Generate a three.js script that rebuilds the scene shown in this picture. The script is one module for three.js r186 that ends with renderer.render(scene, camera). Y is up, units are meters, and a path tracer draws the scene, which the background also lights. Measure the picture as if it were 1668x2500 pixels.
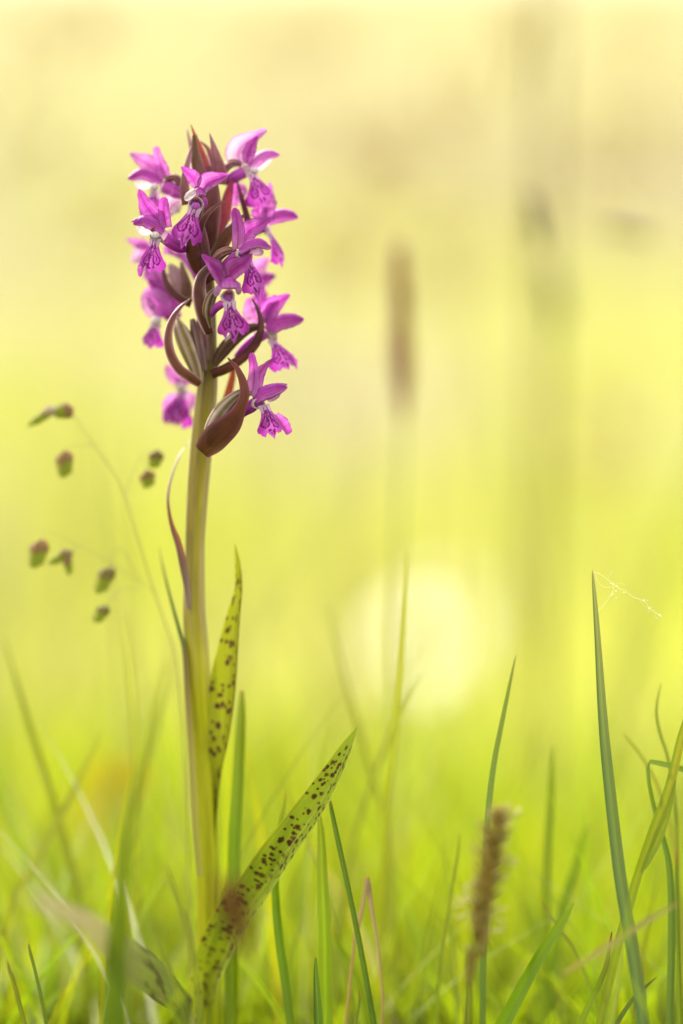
import * as THREE from 'three';
import { mergeGeometries } from 'three/addons/utils/BufferGeometryUtils.js';

// ------------------------------------------------------------------ camera, sky, sun, exposure
const scene = new THREE.Scene();
const PITCH = 6 * Math.PI / 180, T = 0.1125, CAM_Y = 0.241;
const camera = new THREE.PerspectiveCamera(2 * Math.atan(T) * 180 / Math.PI, 683 / 1024, 0.02, 2000);
camera.position.set(0, CAM_Y, 0);
camera.rotation.set(-PITCH, 0, 0);
camera.focus = 0.997;                     // metres to the front flowers
camera.userData.fStop = 2.8;
camera.updateMatrixWorld(true);
scene.add(camera);

const renderer = new THREE.WebGLRenderer({ antialias: true });
renderer.setSize(683, 1024);
renderer.toneMapping = THREE.LinearToneMapping;
renderer.toneMappingExposure = 5.25;
renderer.shadowMap.enabled = true;

const SUN = new THREE.Vector3(-0.44, 0.6, -0.72).normalize();
{ // bright thin overcast with a broad glow about the veiled sun
  const W = 256, H = 128, a = new Float32Array(W * H * 4), d = new THREE.Vector3();
  for (let j = 0; j < H; j++) for (let i = 0; i < W; i++) {
    const th = Math.PI * (1 - (j + 0.5) / H), ph = 2 * Math.PI * ((i + 0.5) / W - 0.5);
    d.set(Math.sin(th) * Math.cos(ph), Math.cos(th), Math.sin(th) * Math.sin(ph));
    const c = Math.max(0, d.dot(SUN)), up = Math.max(0, d.y);
    const b = 0.5 + 0.2 * up + 0.55 * Math.pow(c, 5) + 1.1 * Math.pow(c, 40);
    const k = (j * W + i) * 4, warm = Math.pow(c, 3);
    a[k] = b * (0.99 + 0.07 * warm); a[k + 1] = b * (0.985 + 0.02 * warm); a[k + 2] = b * (0.95 - 0.1 * warm); a[k + 3] = 1;
  }
  const t = new THREE.DataTexture(a, W, H, THREE.RGBAFormat, THREE.FloatType);
  t.mapping = THREE.EquirectangularReflectionMapping; t.magFilter = THREE.LinearFilter; t.needsUpdate = true;
  scene.background = t; scene.environment = t;
}
const sun = new THREE.DirectionalLight(new THREE.Color(1.0, 0.96, 0.85), 4.4);
sun.position.copy(SUN).multiplyScalar(20).add(new THREE.Vector3(0, 0, -1)); sun.target.position.set(0, 0, -1);
sun.castShadow = true; sun.shadow.radius = 10; sun.shadow.mapSize.set(2048, 2048);
Object.assign(sun.shadow.camera, { left: -3, right: 3, top: 3, bottom: -3, near: 1, far: 60 });
scene.add(sun, sun.target);

// ------------------------------------------------------------------ helpers
let seed = 20240611;
const rnd = () => { seed = (seed + 0x6D2B79F5) | 0; let t = Math.imul(seed ^ (seed >>> 15), 1 | seed); t = (t + Math.imul(t ^ (t >>> 7), 61 | t)) ^ t; return ((t ^ (t >>> 14)) >>> 0) / 4294967296; };
const rr = (a, b) => a + (b - a) * rnd();
const clamp = (x, a = 0, b = 1) => Math.min(b, Math.max(a, x));
const sm = (a, b, x) => { const t = clamp((x - a) / (b - a)); // also falls when a > b
  return t * t * (3 - 2 * t); };
const lerp = (a, b, t) => a + (b - a) * t;
const hash2 = (x, y) => { const s = Math.sin(x * 127.1 + y * 311.7) * 43758.5453; return s - Math.floor(s); };
function noise(x, y) { const i = Math.floor(x), j = Math.floor(y), f = x - i, g = y - j, u = f * f * (3 - 2 * f), v = g * g * (3 - 2 * g); return lerp(lerp(hash2(i, j), hash2(i + 1, j), u), lerp(hash2(i, j + 1), hash2(i + 1, j + 1), u), v); }
const RIGHT = new THREE.Vector3(1, 0, 0), UPV = new THREE.Vector3(0, Math.cos(PITCH), -Math.sin(PITCH)), FWD = new THREE.Vector3(0, -Math.sin(PITCH), -Math.cos(PITCH));
const MM = 0.001, PX = 2 * T / 2500;       // one photograph pixel at one metre
// a point of the place: direction given in photograph pixels, depth d in millimetres in front of the plane in focus
let SQ = 1;
function P(x, y, d = 0) {
  if (d > 0) d *= SQ;
  const Z = 1 - d * MM;
  return new THREE.Vector3(0, CAM_Y, 0).addScaledVector(FWD, Z).addScaledVector(RIGHT, (x - 834) * PX * Z).addScaledVector(UPV, (1250 - y) * PX * Z);
}
const dirW = n => new THREE.Vector3().addScaledVector(RIGHT, n[0]).addScaledVector(UPV, n[1]).addScaledVector(FWD, -n[2]).normalize();
const KA = 0.37;                            // share of the bright picture colours that is the surfaces' own reflectance
const C = (hex, k = 1) => { const c = new THREE.Color(hex); return [c.r * KA * k, c.g * KA * k, c.b * KA * k]; };
const mix3 = (a, b, t) => [lerp(a[0], b[0], t), lerp(a[1], b[1], t), lerp(a[2], b[2], t)];
function ramp(stops, t) { // [[t, colour], ...]
  for (let i = 1; i < stops.length; i++) if (t <= stops[i][0]) return mix3(stops[i - 1][1], stops[i][1], clamp((t - stops[i - 1][0]) / (stops[i][0] - stops[i - 1][0])));
  return stops[stops.length - 1][1];
}
function cr(a, b, c, d, t) { return 0.5 * (2 * b + (c - a) * t + (2 * a - 5 * b + 4 * c - d) * t * t + (3 * b - a - 3 * c + d) * t * t * t); }
function sampler(pts) { // Catmull-Rom through rows of numbers, parameter by chord length of the first three
  const n = pts.length, len = [0];
  for (let i = 1; i < n; i++) len.push(len[i - 1] + Math.max(1e-7, Math.hypot(pts[i][0] - pts[i - 1][0], pts[i][1] - pts[i - 1][1], pts[i][2] - pts[i - 1][2])));
  const L = len[n - 1];
  return { L, at(v) { const s = clamp(v) * L; let i = 1; while (i < n - 1 && len[i] < s) i++; const t = (s - len[i - 1]) / (len[i] - len[i - 1]); const g = k => pts[clamp(k, 0, n - 1)]; return pts[0].map((_, q) => cr(g(i - 2)[q], g(i - 1)[q], g(i)[q], g(i + 1)[q], t)); } };
}
function grid(nu, nv, f, wrap = false) { // f(i, j) -> [x, y, z, u, v, r, g, b]
  const p = [], uv = [], c = [], ix = [];
  for (let j = 0; j <= nv; j++) for (let i = 0; i <= nu; i++) { const q = f(i / nu, j / nv); p.push(q[0], q[1], q[2]); uv.push(q[3], q[4]); c.push(q[5], q[6], q[7]); }
  for (let j = 0; j < nv; j++) for (let i = 0; i < nu; i++) { const a = j * (nu + 1) + i, b = a + 1, d = a + nu + 1, e = d + 1; ix.push(a, b, e, a, e, d); }
  const g = new THREE.BufferGeometry();
  g.setAttribute('position', new THREE.Float32BufferAttribute(p, 3)); g.setAttribute('uv', new THREE.Float32BufferAttribute(uv, 2)); g.setAttribute('color', new THREE.Float32BufferAttribute(c, 3));
  g.setIndex(ix); g.computeVertexNormals();
  if (wrap) { const N = g.attributes.normal; for (let j = 0; j <= nv; j++) { const a = j * (nu + 1), b = a + nu; const x = N.getX(a) + N.getX(b), y = N.getY(a) + N.getY(b), z = N.getZ(a) + N.getZ(b), l = Math.hypot(x, y, z) || 1; N.setXYZ(a, x / l, y / l, z / l); N.setXYZ(b, x / l, y / l, z / l); } }
  return g;
}
const rows = pts => pts.map(q => { const p = P(q[0], q[1], q[2]); return [p.x, p.y, p.z, q[3] * PX]; });
const PROFILE = [[0, 0.42], [0.15, 0.8], [0.35, 1], [0.55, 0.9], [0.75, 0.56], [0.9, 0.28], [1, 0.08]];
function prof(v, table = PROFILE) { for (let i = 1; i < table.length; i++) if (v <= table[i][0]) return lerp(table[i - 1][1], table[i][1], sm(table[i - 1][0], table[i][0], v)); return table[table.length - 1][1]; }
// a curved sheet along a line of [x, y, d, width in px]; n faces the viewer (camera axes), arc = half angle of the curled cross section (+ concave towards n), fold = V crease
function sheet(pts, o = {}) {
  const s = sampler(rows(pts)), n0 = dirW(o.n || [0, 0, 1]), n1 = o.n1 ? dirW(o.n1) : n0, A = o.arc ?? 0, fold = o.fold ?? 0, nu = o.nu ?? 8, nv = o.nv ?? 22;
  const col = o.col || (() => [1, 1, 1]), ph = rnd() * 50;
  return grid(nu, nv, (a, v) => {
    const q = s.at(v), q1 = s.at(Math.min(1, v + 0.01)), q0 = s.at(Math.max(0, v - 0.01));
    const t = new THREE.Vector3(q1[0] - q0[0], q1[1] - q0[1], q1[2] - q0[2]).normalize(), n = n0.clone().lerp(n1, v);
    const S = t.clone().cross(n).normalize(), N = S.clone().cross(t).normalize(); if (N.dot(n) < 0) N.negate();
    const u = a * 2 - 1, h = Math.max(q[3], 0.00004) / 2;
    let x = u, z = 0;
    if (Math.abs(A) > 0.01) { const R = Math.abs(A) > Math.PI / 2 ? 1 : 1 / Math.sin(Math.abs(A)); x = Math.sin(u * Math.abs(A)) * R; z = (1 - Math.cos(u * A)) * R * Math.sign(A); }
    if (fold) z += Math.abs(u) * fold;
    if (o.wave) { const w = o.wave * (noise(v * 9 + ph, u * 1.3 + ph) - 0.5) * 2; z += w * (0.3 + Math.abs(u)); x += o.wave * 0.5 * (noise(v * 14 + ph, u + 9) - 0.5) * Math.abs(u); }
    const c = col(u, v);
    return [q[0] + S.x * x * h + N.x * z * h, q[1] + S.y * x * h + N.y * z * h, q[2] + S.z * x * h + N.z * z * h, a, o.vm ? v * s.L / o.vm : v, ...c];
  });
}
const tapered = (pts, W, table) => { const s = sampler(pts.map(p => [p[0], p[1], p[2]])); const out = []; for (let i = 0; i <= 12; i++) { const q = s.at(i / 12); out.push([...q, W * prof(i / 12, table)]); } return out; };
// a round or ribbed stalk along [x, y, d, width]
function stalk(pts, o = {}) {
  const s = sampler(rows(pts)), nu = o.nu ?? 12, nv = o.nv ?? 24, ribs = o.ribs ?? 0, rib = o.rib ?? 0, twist = o.twist ?? 0, col = o.col || (() => [1, 1, 1]);
  return grid(nu, nv, (a, v) => {
    const q = s.at(v), q1 = s.at(Math.min(1, v + 0.01)), q0 = s.at(Math.max(0, v - 0.01));
    const t = new THREE.Vector3(q1[0] - q0[0], q1[1] - q0[1], q1[2] - q0[2]).normalize();
    const S = t.clone().cross(FWD).normalize(), N = S.clone().cross(t).normalize();
    const th = a * Math.PI * 2, r = Math.max(q[3], 0.00003) / 2 * (1 + rib * Math.cos(ribs * th + twist * v)), x = Math.cos(th) * r, z = Math.sin(th) * r, c = col(th, v);
    return [q[0] + S.x * x + N.x * z, q[1] + S.y * x + N.y * z, q[2] + S.z * x + N.z * z, a, v, ...c];
  }, true);
}
// ------------------------------------------------------------------ things, parts, names
const used = {};
const numbered = n => { const k = used[n] = (used[n] ?? -1) + 1; return k ? `${n}_${String(k).padStart(3, '0')}` : n; };
function tag(o, label, category, group, kind) { o.userData.label = label; if (category) o.userData.category = category; if (group) o.userData.group = group; if (kind) o.userData.kind = kind; return o; }
function thing(name, at, label, category, group) { const o = new THREE.Group(); o.name = numbered(name); o.position.copy(at); scene.add(o); return tag(o, label, category, group); }
const rootOf = o => { let p = o; while (p.parent && p.parent !== scene) p = p.parent; return p; };
const partCount = new Map();
function part(name, geo, mat, parent) { // geometry is in world metres; the thing's base is its origin
  const root = rootOf(parent); geo.translate(-root.position.x, -root.position.y, -root.position.z);
  const m = new THREE.Mesh(geo, mat); const key = root.name + name, k = partCount.get(key) || 0; partCount.set(key, k + 1);
  m.name = k ? `${name}_${String(k).padStart(3, '0')}` : name; m.castShadow = m.receiveShadow = true; parent.add(m); return m;
}
function subgroup(name, parent) { const g = new THREE.Group(), key = rootOf(parent).name + name, k = partCount.get(key) || 0; partCount.set(key, k + 1); g.name = k ? `${name}_${String(k).padStart(3, '0')}` : name; parent.add(g); return g; }
function single(name, geo, mat, at, label, category, group) {
  geo.translate(-at.x, -at.y, -at.z); const m = new THREE.Mesh(geo, mat); m.name = numbered(name); m.position.copy(at); m.castShadow = m.receiveShadow = true; scene.add(m); return tag(m, label, category, group);
}
// ------------------------------------------------------------------ materials
function canvas(w, h, paint) { const c = document.createElement('canvas'); c.width = w; c.height = h; paint(c.getContext('2d'), w, h); return c; }
function tex(c, srgb = true) { const t = new THREE.CanvasTexture(c); if (srgb) t.colorSpace = THREE.SRGBColorSpace; t.wrapS = t.wrapT = THREE.RepeatWrapping; return t; }
function field(w, h, f) { // grey data texture
  const a = new Uint8Array(w * h * 4); for (let j = 0; j < h; j++) for (let i = 0; i < w; i++) { const v = f(i / w, j / h), k = (j * w + i) * 4; const q = Array.isArray(v) ? v : [v, v, v]; a[k] = clamp(q[0]) * 255; a[k + 1] = clamp(q[1]) * 255; a[k + 2] = clamp(q[2]) * 255; a[k + 3] = 255; }
  const t = new THREE.DataTexture(a, w, h); t.magFilter = THREE.LinearFilter; t.wrapS = t.wrapT = THREE.RepeatWrapping; t.needsUpdate = true; return t;
}
const veinTex = field(64, 256, (u, v) => { const s = Math.sin(u * Math.PI * 2 * 7) * 0.5 + 0.5, n = noise(u * 40, v * 14); return 0.8 + 0.13 * s + 0.12 * (n - 0.4) + 0.12 * Math.exp(-Math.pow((u - 0.5) * 22, 2)); });
const petalTex = field(128, 256, (u, v) => { const n = noise(u * 18, v * 3.5), m = noise(u * 60 + 7, v * 60), f = noise(u * 5 + 3, v * 6), w = Math.exp(-Math.pow((u - 0.5) * 18, 2)), vein = Math.pow(Math.sin(u * 40 + 2 * noise(u * 6, v * 5)) * 0.5 + 0.5, 3), q = 0.74 + 0.26 * n + 0.08 * m + 0.24 * (f - 0.3) - 0.1 * w - 0.2 * vein, s = noise(u * 16 + 50, v * 22 + 9) > 0.8 && f > 0.42 ? 0.72 : 1; return [q * lerp(1, s, 0.6), q * s * 0.96, q * lerp(1, s, 0.7)]; });
const grainTex = field(128, 128, (u, v) => 0.3 + 0.5 * noise(u * 64, v * 64) + 0.2 * noise(u * 20, v * 20));
const bractTex = field(128, 256, (u, v) => { const n = noise(u * 24, v * 5) * 0.8 + 0.35 * Math.pow(Math.sin(u * 31.4) * 0.5 + 0.5, 2), m = noise(u * 70, v * 70), f = noise(u * 6 + 3, v * 12); return [0.66 + 0.2 * n + 0.08 * m + 0.2 * (f - 0.3), 0.66 + 0.18 * n + 0.1 * m + 0.3 * (f - 0.3), 0.6 + 0.18 * n + 0.08 * m + 0.1 * (f - 0.3)]; });
const phys = o => new THREE.MeshPhysicalMaterial({ side: THREE.DoubleSide, vertexColors: true, thickness: 0, specularIntensity: 0.3, ...o });
const petalMat = phys({ map: petalTex, bumpMap: petalTex, bumpScale: 0.00012, roughness: 0.75, transmission: 0.6, specularIntensity: 0.2 });
const hoodMat = phys({ map: petalTex, bumpMap: petalTex, bumpScale: 0.00012, roughness: 0.7, transmission: 0.4, specularIntensity: 0.25 });
const fleshMat = phys({ map: petalTex, bumpMap: grainTex, bumpScale: 0.00005, roughness: 0.5, transmission: 0.15 });
const bractMat = phys({ map: bractTex, bumpMap: bractTex, bumpScale: 0.00014, roughness: 0.55, transmission: 0.32, specularIntensity: 0.16, specularColor: new THREE.Color(1, 0.75, 0.85) });
const stemMat = phys({ map: bractTex, bumpMap: grainTex, bumpScale: 0.00005, roughness: 0.45, transmission: 0.1 });
const bladeMat = phys({ map: veinTex, bumpMap: veinTex, bumpScale: 0.00008, roughness: 0.5, transmission: 0.4 });
const strawMat = phys({ map: veinTex, bumpMap: veinTex, bumpScale: 0.0001, roughness: 0.8, transmission: 0.25 });
const silkMat = phys({ roughness: 0.5, transmission: 0.2 });

// lip print: white throat, magenta margin, dark loops and dashes (pigment)
function lipTexture(k) {
  seed = 900 + k * 77;
  return tex(canvas(256, 320, (g, w, h) => {
    const gr = g.createLinearGradient(0, 0, 0, h); gr.addColorStop(0, '#f6e2ee'); gr.addColorStop(0.22, '#e6b2df'); gr.addColorStop(0.55, '#d97ad4'); gr.addColorStop(1, '#d05acc'); g.fillStyle = gr; g.fillRect(0, 0, w, h);
    for (let s = 0; s < 2; s++) { const e = g.createLinearGradient(s ? w : 0, 0, s ? w * 0.68 : w * 0.32, 0); e.addColorStop(0, 'rgba(200,48,194,0.95)'); e.addColorStop(0.6, 'rgba(204,60,198,0.5)'); e.addColorStop(1, 'rgba(208,96,200,0)'); g.fillStyle = e; g.fillRect(0, h * 0.25, w, h); }
    for (let i = 0; i < 1600; i++) { g.fillStyle = rnd() < 0.5 ? 'rgba(255,215,250,0.10)' : 'rgba(150,30,140,0.09)'; g.fillRect(rnd() * w, rnd() * h, 1 + rnd() * 2, 2 + rnd() * 5); }
    g.fillStyle = 'rgba(160,30,156,0.30)'; for (const s of [-1, 1]) { g.beginPath(); g.ellipse((0.5 + s * 0.18) * w, 0.46 * h, 0.15 * w, 0.3 * h, s * -0.22, 0, 7); g.fill(); }
    g.strokeStyle = '#7c0478'; g.fillStyle = '#7c0478'; g.lineCap = 'round'; g.lineJoin = 'round';
    const wob = p => p.map(([x, y]) => [(x + rr(-0.016, 0.016)) * w, (y + rr(-0.014, 0.014)) * h]);
    const line = (p, lw) => { const q = wob(p), S = sampler(q.map(k => [k[0], k[1], 0])), n = Math.max(4, Math.round(S.L / 5)); for (let i = 0; i <= n; i++) { if (rnd() < 0.06) continue; const k = S.at(i / n), m = lw * rr(0.3, 0.68); g.globalAlpha = 0.3; g.beginPath(); g.arc(k[0] + rr(-1.5, 1.5), k[1] + rr(-1.5, 1.5), m * 1.35, 0, 7); g.fill(); g.globalAlpha = 0.95; g.beginPath(); g.arc(k[0] + rr(-1.5, 1.5), k[1] + rr(-1.5, 1.5), m * 0.85, 0, 7); g.fill(); } g.globalAlpha = 1; };
    for (const s of [-1, 1]) {
      const X = x => 0.5 + s * x * 1.45, a = rr(-0.03, 0.03), b = rr(-0.04, 0.04);
      line([[X(0.09), 0.06], [X(0.13), 0.2], [X(0.17), 0.36], [X(0.22 + a), 0.5], [X(0.25 + a), 0.6], [X(0.22 + a), 0.7 + b], [X(0.14), 0.78 + b], [X(0.08), 0.72 + b], [X(0.055), 0.62], [X(0.06), 0.52]], 12.5);
      line([[X(0.14), 0.68 + b], [X(0.15), 0.58], [X(0.12), 0.5]], 9);
      for (let i = 0; i < 9; i++) { let x = rr(0.01, 0.12), y = rr(0.1, 0.55); const p = [[X(x), y]]; for (let j = 0; j < 3; j++) { x += rr(-0.035, 0.035); y += rr(0.01, 0.05); p.push([X(clamp(x, 0.005, 0.08 + y * 0.16)), y]); } line(p, rr(9, 14)); }
      for (let i = 0; i < 5; i++) { g.beginPath(); g.ellipse(X(rr(0.01, 0.09)) * w, rr(0.78, 0.92) * h, rr(5, 9), rr(6, 11), rnd(), 0, 7); g.fill(); }
      line([[X(0.2), 0.28], [X(0.27), 0.46], [X(0.31), 0.58]], 5);
    }
  }));
}
const lipMats = [0, 1, 2, 3, 4].map(k => phys({ map: lipTexture(k), bumpMap: grainTex, bumpScale: 0.00006, roughness: 0.75, transmission: 0.5, specularIntensity: 0.2 }));
function leafTexture(w, h, spots, sz, base, dark, k) {
  seed = 300 + k;
  return tex(canvas(w, h, (g) => {
    g.fillStyle = base; g.fillRect(0, 0, w, h);
    for (let i = 0; i < 2600; i++) { g.fillStyle = rnd() < 0.5 ? 'rgba(205,230,90,0.10)' : 'rgba(60,100,20,0.10)'; g.fillRect(rnd() * w, rnd() * h, 1 + rnd() * 2, 8 + rnd() * 30); }
    for (let i = 0; i < 16; i++) { const x = (i + 0.5) / 16 * w; g.strokeStyle = i % 4 === 1 ? 'rgba(232,232,60,0.55)' : 'rgba(190,210,70,0.22)'; g.lineWidth = i % 4 === 1 ? 3 : 1.5; g.beginPath(); g.moveTo(x, 0); g.lineTo(x + rr(-3, 3), h); g.stroke(); }
    for (let i = 0; i < spots; i++) {
      const x = rr(0.03, 0.97) * w, y = (0.06 + 0.94 * rnd()) * h, r = sz * rr(0.35, 1.15) * (rnd() < 0.3 ? 0.5 : 1);
      g.fillStyle = rnd() < 0.7 ? dark : 'rgba(96,62,34,0.8)';
      for (const [grow, alpha] of [[1.4, 0.25], [1.18, 0.4], [0.92, 0.85]]) { g.globalAlpha = alpha; g.beginPath();
      for (let q = 0; q <= 9; q++) { const an = q / 9 * 6.2832, R = grow * r * (0.78 + 0.4 * hash2(i, q % 9)); q ? g.lineTo(x + Math.cos(an) * R, y + Math.sin(an) * R * 0.42) : g.moveTo(x + grow * r * (0.78 + 0.4 * hash2(i, 0)), y); } g.fill(); } g.globalAlpha = 1;
    }
    g.fillStyle = 'rgba(224,228,80,0.75)'; g.fillRect(w * 0.5 - 4, 0, 8, h);
    for (const s of [0, w - 5]) { g.fillStyle = 'rgba(226,214,60,0.8)'; g.fillRect(s, 0, 5, h); }
  }));
}
const leafMatA = phys({ map: leafTexture(256, 1024, 360, 15, '#b0c428', '#52301c', 1), bumpMap: veinTex, bumpScale: 0.0001, roughness: 0.48, transmission: 0.32 });
const leafMatB = phys({ map: leafTexture(256, 1024, 130, 21, '#c8d01c', '#5a2f22', 2), bumpMap: veinTex, bumpScale: 0.0001, roughness: 0.48, transmission: 0.42 });

// ------------------------------------------------------------------ ground: one sheet to the horizon, rising gently far off
const groundH = (x, z) => { const r = Math.hypot(x, z); return -0.13 * sm(1.12, 2.3, -z) + 0.012 * (noise(x * 3 + 40, z * 3 + 40) - 0.5) * sm(1.6, 4, r) + 0.03 * Math.max(0, r - 14) * sm(14, 40, r); };
{
  const nr = 90, na = 180, straw = C('#f6eaba', 0.85), lush = C('#d0dc28', 0.85), soil = C('#8f9a2a', 0.5), gold = C('#f0ec78', 0.88);
  const g = grid(na, nr, (a, v) => {
    const r = 0.02 + Math.pow(v, 3.2) * 600, th = a * Math.PI * 2, x = Math.cos(th) * r, z = Math.sin(th) * r, n = noise(x * 2.1 + 9, z * 2.1), m = noise(x * 0.35, z * 0.35 + 5);
    let c = mix3(soil, lush, sm(1.0, 1.5, r)); c = mix3(c, gold, sm(1.8, 5, r) * (0.5 + 0.5 * n)); c = mix3(c, straw, sm(4, 12, r) * (0.45 + 0.55 * m)); const k = 0.85 + 0.3 * (n - 0.5);
    return [x, groundH(x, z), z, x, z, c[0] * k, c[1] * k, c[2] * k];
  }, true);
  const N = g.attributes.normal; for (let i = 0; i < N.count; i++) if (N.getY(i) < 0) N.setXYZ(i, -N.getX(i), -N.getY(i), -N.getZ(i));
  const m = new THREE.Mesh(g, new THREE.MeshStandardMaterial({ vertexColors: true, side: THREE.DoubleSide, roughness: 1, map: field(256, 256, (u, v) => 0.7 + 0.3 * noise(u * 50, v * 50)) }));
  m.name = 'ground'; m.receiveShadow = true; m.userData.kind = 'structure'; m.userData.label = 'yellow green meadow ground rising into a pale blur'; scene.add(m);
}
// ------------------------------------------------------------------ the meadow: tufts nobody could count
function tuftGeometry(n, h, w, spread, lean) {
  const parts = [];
  for (let i = 0; i < n; i++) {
    const a = rnd() * 6.283, r = Math.sqrt(rnd()) * spread, x0 = Math.cos(a) * r, z0 = Math.sin(a) * r, H = h * rr(0.55, 1.05), L = lean * rr(0.2, 1.3) * H, b = a + rr(-0.9, 0.9), tw = rnd() * 6.283, cx = Math.cos(tw), cz = Math.sin(tw);
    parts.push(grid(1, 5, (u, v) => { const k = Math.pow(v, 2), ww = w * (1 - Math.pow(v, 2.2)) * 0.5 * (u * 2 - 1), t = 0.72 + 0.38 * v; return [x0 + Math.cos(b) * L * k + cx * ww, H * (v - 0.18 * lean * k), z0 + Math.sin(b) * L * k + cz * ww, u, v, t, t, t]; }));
  }
  return mergeGeometries(parts);
}
const meadowMat = phys({ roughness: 0.9, transmission: 0.5, specularIntensity: 0.15 });
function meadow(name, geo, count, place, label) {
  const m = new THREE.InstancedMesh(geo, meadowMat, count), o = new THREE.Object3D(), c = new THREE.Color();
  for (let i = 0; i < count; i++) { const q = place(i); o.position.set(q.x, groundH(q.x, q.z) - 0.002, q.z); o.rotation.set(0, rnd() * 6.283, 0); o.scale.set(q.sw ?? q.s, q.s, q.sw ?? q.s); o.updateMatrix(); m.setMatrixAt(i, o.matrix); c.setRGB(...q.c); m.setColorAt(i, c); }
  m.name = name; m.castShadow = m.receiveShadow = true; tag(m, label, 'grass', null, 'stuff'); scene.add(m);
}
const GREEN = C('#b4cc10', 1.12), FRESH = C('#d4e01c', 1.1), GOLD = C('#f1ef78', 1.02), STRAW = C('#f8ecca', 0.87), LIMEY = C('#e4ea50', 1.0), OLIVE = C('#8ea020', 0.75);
seed = 41;
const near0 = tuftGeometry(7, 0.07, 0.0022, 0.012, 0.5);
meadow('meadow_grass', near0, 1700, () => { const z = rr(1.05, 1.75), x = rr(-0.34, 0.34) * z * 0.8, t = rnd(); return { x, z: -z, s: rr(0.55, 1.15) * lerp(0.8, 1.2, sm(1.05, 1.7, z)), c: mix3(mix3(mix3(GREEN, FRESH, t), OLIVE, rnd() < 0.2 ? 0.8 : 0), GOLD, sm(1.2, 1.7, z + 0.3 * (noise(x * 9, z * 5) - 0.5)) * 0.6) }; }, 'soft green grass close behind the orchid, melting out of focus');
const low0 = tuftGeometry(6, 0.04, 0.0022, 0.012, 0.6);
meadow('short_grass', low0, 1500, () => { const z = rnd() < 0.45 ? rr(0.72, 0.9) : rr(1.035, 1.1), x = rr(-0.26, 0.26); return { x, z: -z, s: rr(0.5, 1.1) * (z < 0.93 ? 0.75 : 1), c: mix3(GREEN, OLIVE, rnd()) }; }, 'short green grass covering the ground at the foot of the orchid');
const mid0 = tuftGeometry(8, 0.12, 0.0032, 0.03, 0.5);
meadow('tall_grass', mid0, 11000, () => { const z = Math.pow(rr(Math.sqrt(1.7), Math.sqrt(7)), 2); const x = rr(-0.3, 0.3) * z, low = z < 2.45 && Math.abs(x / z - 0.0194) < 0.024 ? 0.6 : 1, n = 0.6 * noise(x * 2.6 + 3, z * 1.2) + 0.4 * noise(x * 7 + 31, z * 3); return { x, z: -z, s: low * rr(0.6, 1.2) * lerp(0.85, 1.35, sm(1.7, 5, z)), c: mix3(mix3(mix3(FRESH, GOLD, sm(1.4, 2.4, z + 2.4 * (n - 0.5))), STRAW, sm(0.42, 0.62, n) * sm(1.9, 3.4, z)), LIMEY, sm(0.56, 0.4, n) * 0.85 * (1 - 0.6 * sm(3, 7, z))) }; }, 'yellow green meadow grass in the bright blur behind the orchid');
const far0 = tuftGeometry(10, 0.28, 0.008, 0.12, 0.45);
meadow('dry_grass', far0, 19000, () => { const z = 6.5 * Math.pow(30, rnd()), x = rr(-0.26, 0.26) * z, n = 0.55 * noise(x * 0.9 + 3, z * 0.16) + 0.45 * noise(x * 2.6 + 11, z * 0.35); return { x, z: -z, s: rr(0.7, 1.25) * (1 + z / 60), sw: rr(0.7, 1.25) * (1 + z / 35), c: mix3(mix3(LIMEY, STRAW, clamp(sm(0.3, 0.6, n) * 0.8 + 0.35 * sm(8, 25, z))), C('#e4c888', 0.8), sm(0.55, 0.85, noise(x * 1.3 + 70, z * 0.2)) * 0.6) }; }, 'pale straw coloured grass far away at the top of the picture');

{ // thin stems of the taller grasses, too soft to count
  const gs = [];
  for (let i = 0; i < 430; i++) { const fore = i < 14, z = fore ? rr(0.84, 0.95) : 1.01 + 0.3 * Math.pow(rnd(), 1.2), x = rr(-0.092, 0.092) * z, h = fore ? rr(0.05, 0.085) : rr(0.03, 0.08) + 0.035 * Math.pow(rnd(), 3), l = rr(-0.05, 0.05), b = rr(0.0003, 0.0009), tw = rnd() * 3.14, cx = Math.cos(tw), cz = Math.sin(tw), c = mix3(mix3(GREEN, FRESH, rnd()), rnd() < 0.15 ? STRAW : C('#82982c'), rnd() < 0.5 ? 0.85 : 0).map(q => q * rr(0.75, 1.1)), y0 = groundH(x, -z) - 0.004, H = h - y0; gs.push(grid(2, 10, (u, v) => { const q = b * (1 - v * v) * (u * 2 - 1); return [x + l * v * v + cx * q, y0 + H * v, -z + cz * q + Math.abs(u - 0.5) * b, u, v, ...c]; })); }
  for (let i = 0; i < 60; i++) { const z = rr(1.12, 1.9), x = (i < 22 ? rr(-0.095, -0.02) : rr(-0.09, 0.095)) * z, h = rr(0.1, 0.24) * (0.6 + 0.4 * rnd()), l = rr(-0.07, 0.07), w = rr(0.0007, 0.0016), c = mix3(mix3(GREEN, GOLD, rnd()), STRAW, rnd() * 0.6).map(q => q * 0.95), y0 = groundH(x, -z) - 0.004, H = h - y0; gs.push(grid(4, 10, (u, v) => { const th = u * 6.2832, r = w * (1 - 0.8 * v); return [x + l * v * v + Math.cos(th) * r, y0 + H * v, -z + 0.3 * l * v + Math.sin(th) * r, u, v, ...c]; }, true)); }
  const m = new THREE.Mesh(mergeGeometries(gs), meadowMat); m.name = 'wild_grass'; m.castShadow = m.receiveShadow = true; scene.add(m); tag(m, 'faint thin grass stems standing in the blur behind the orchid', 'grass', null, 'stuff');
}
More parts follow.
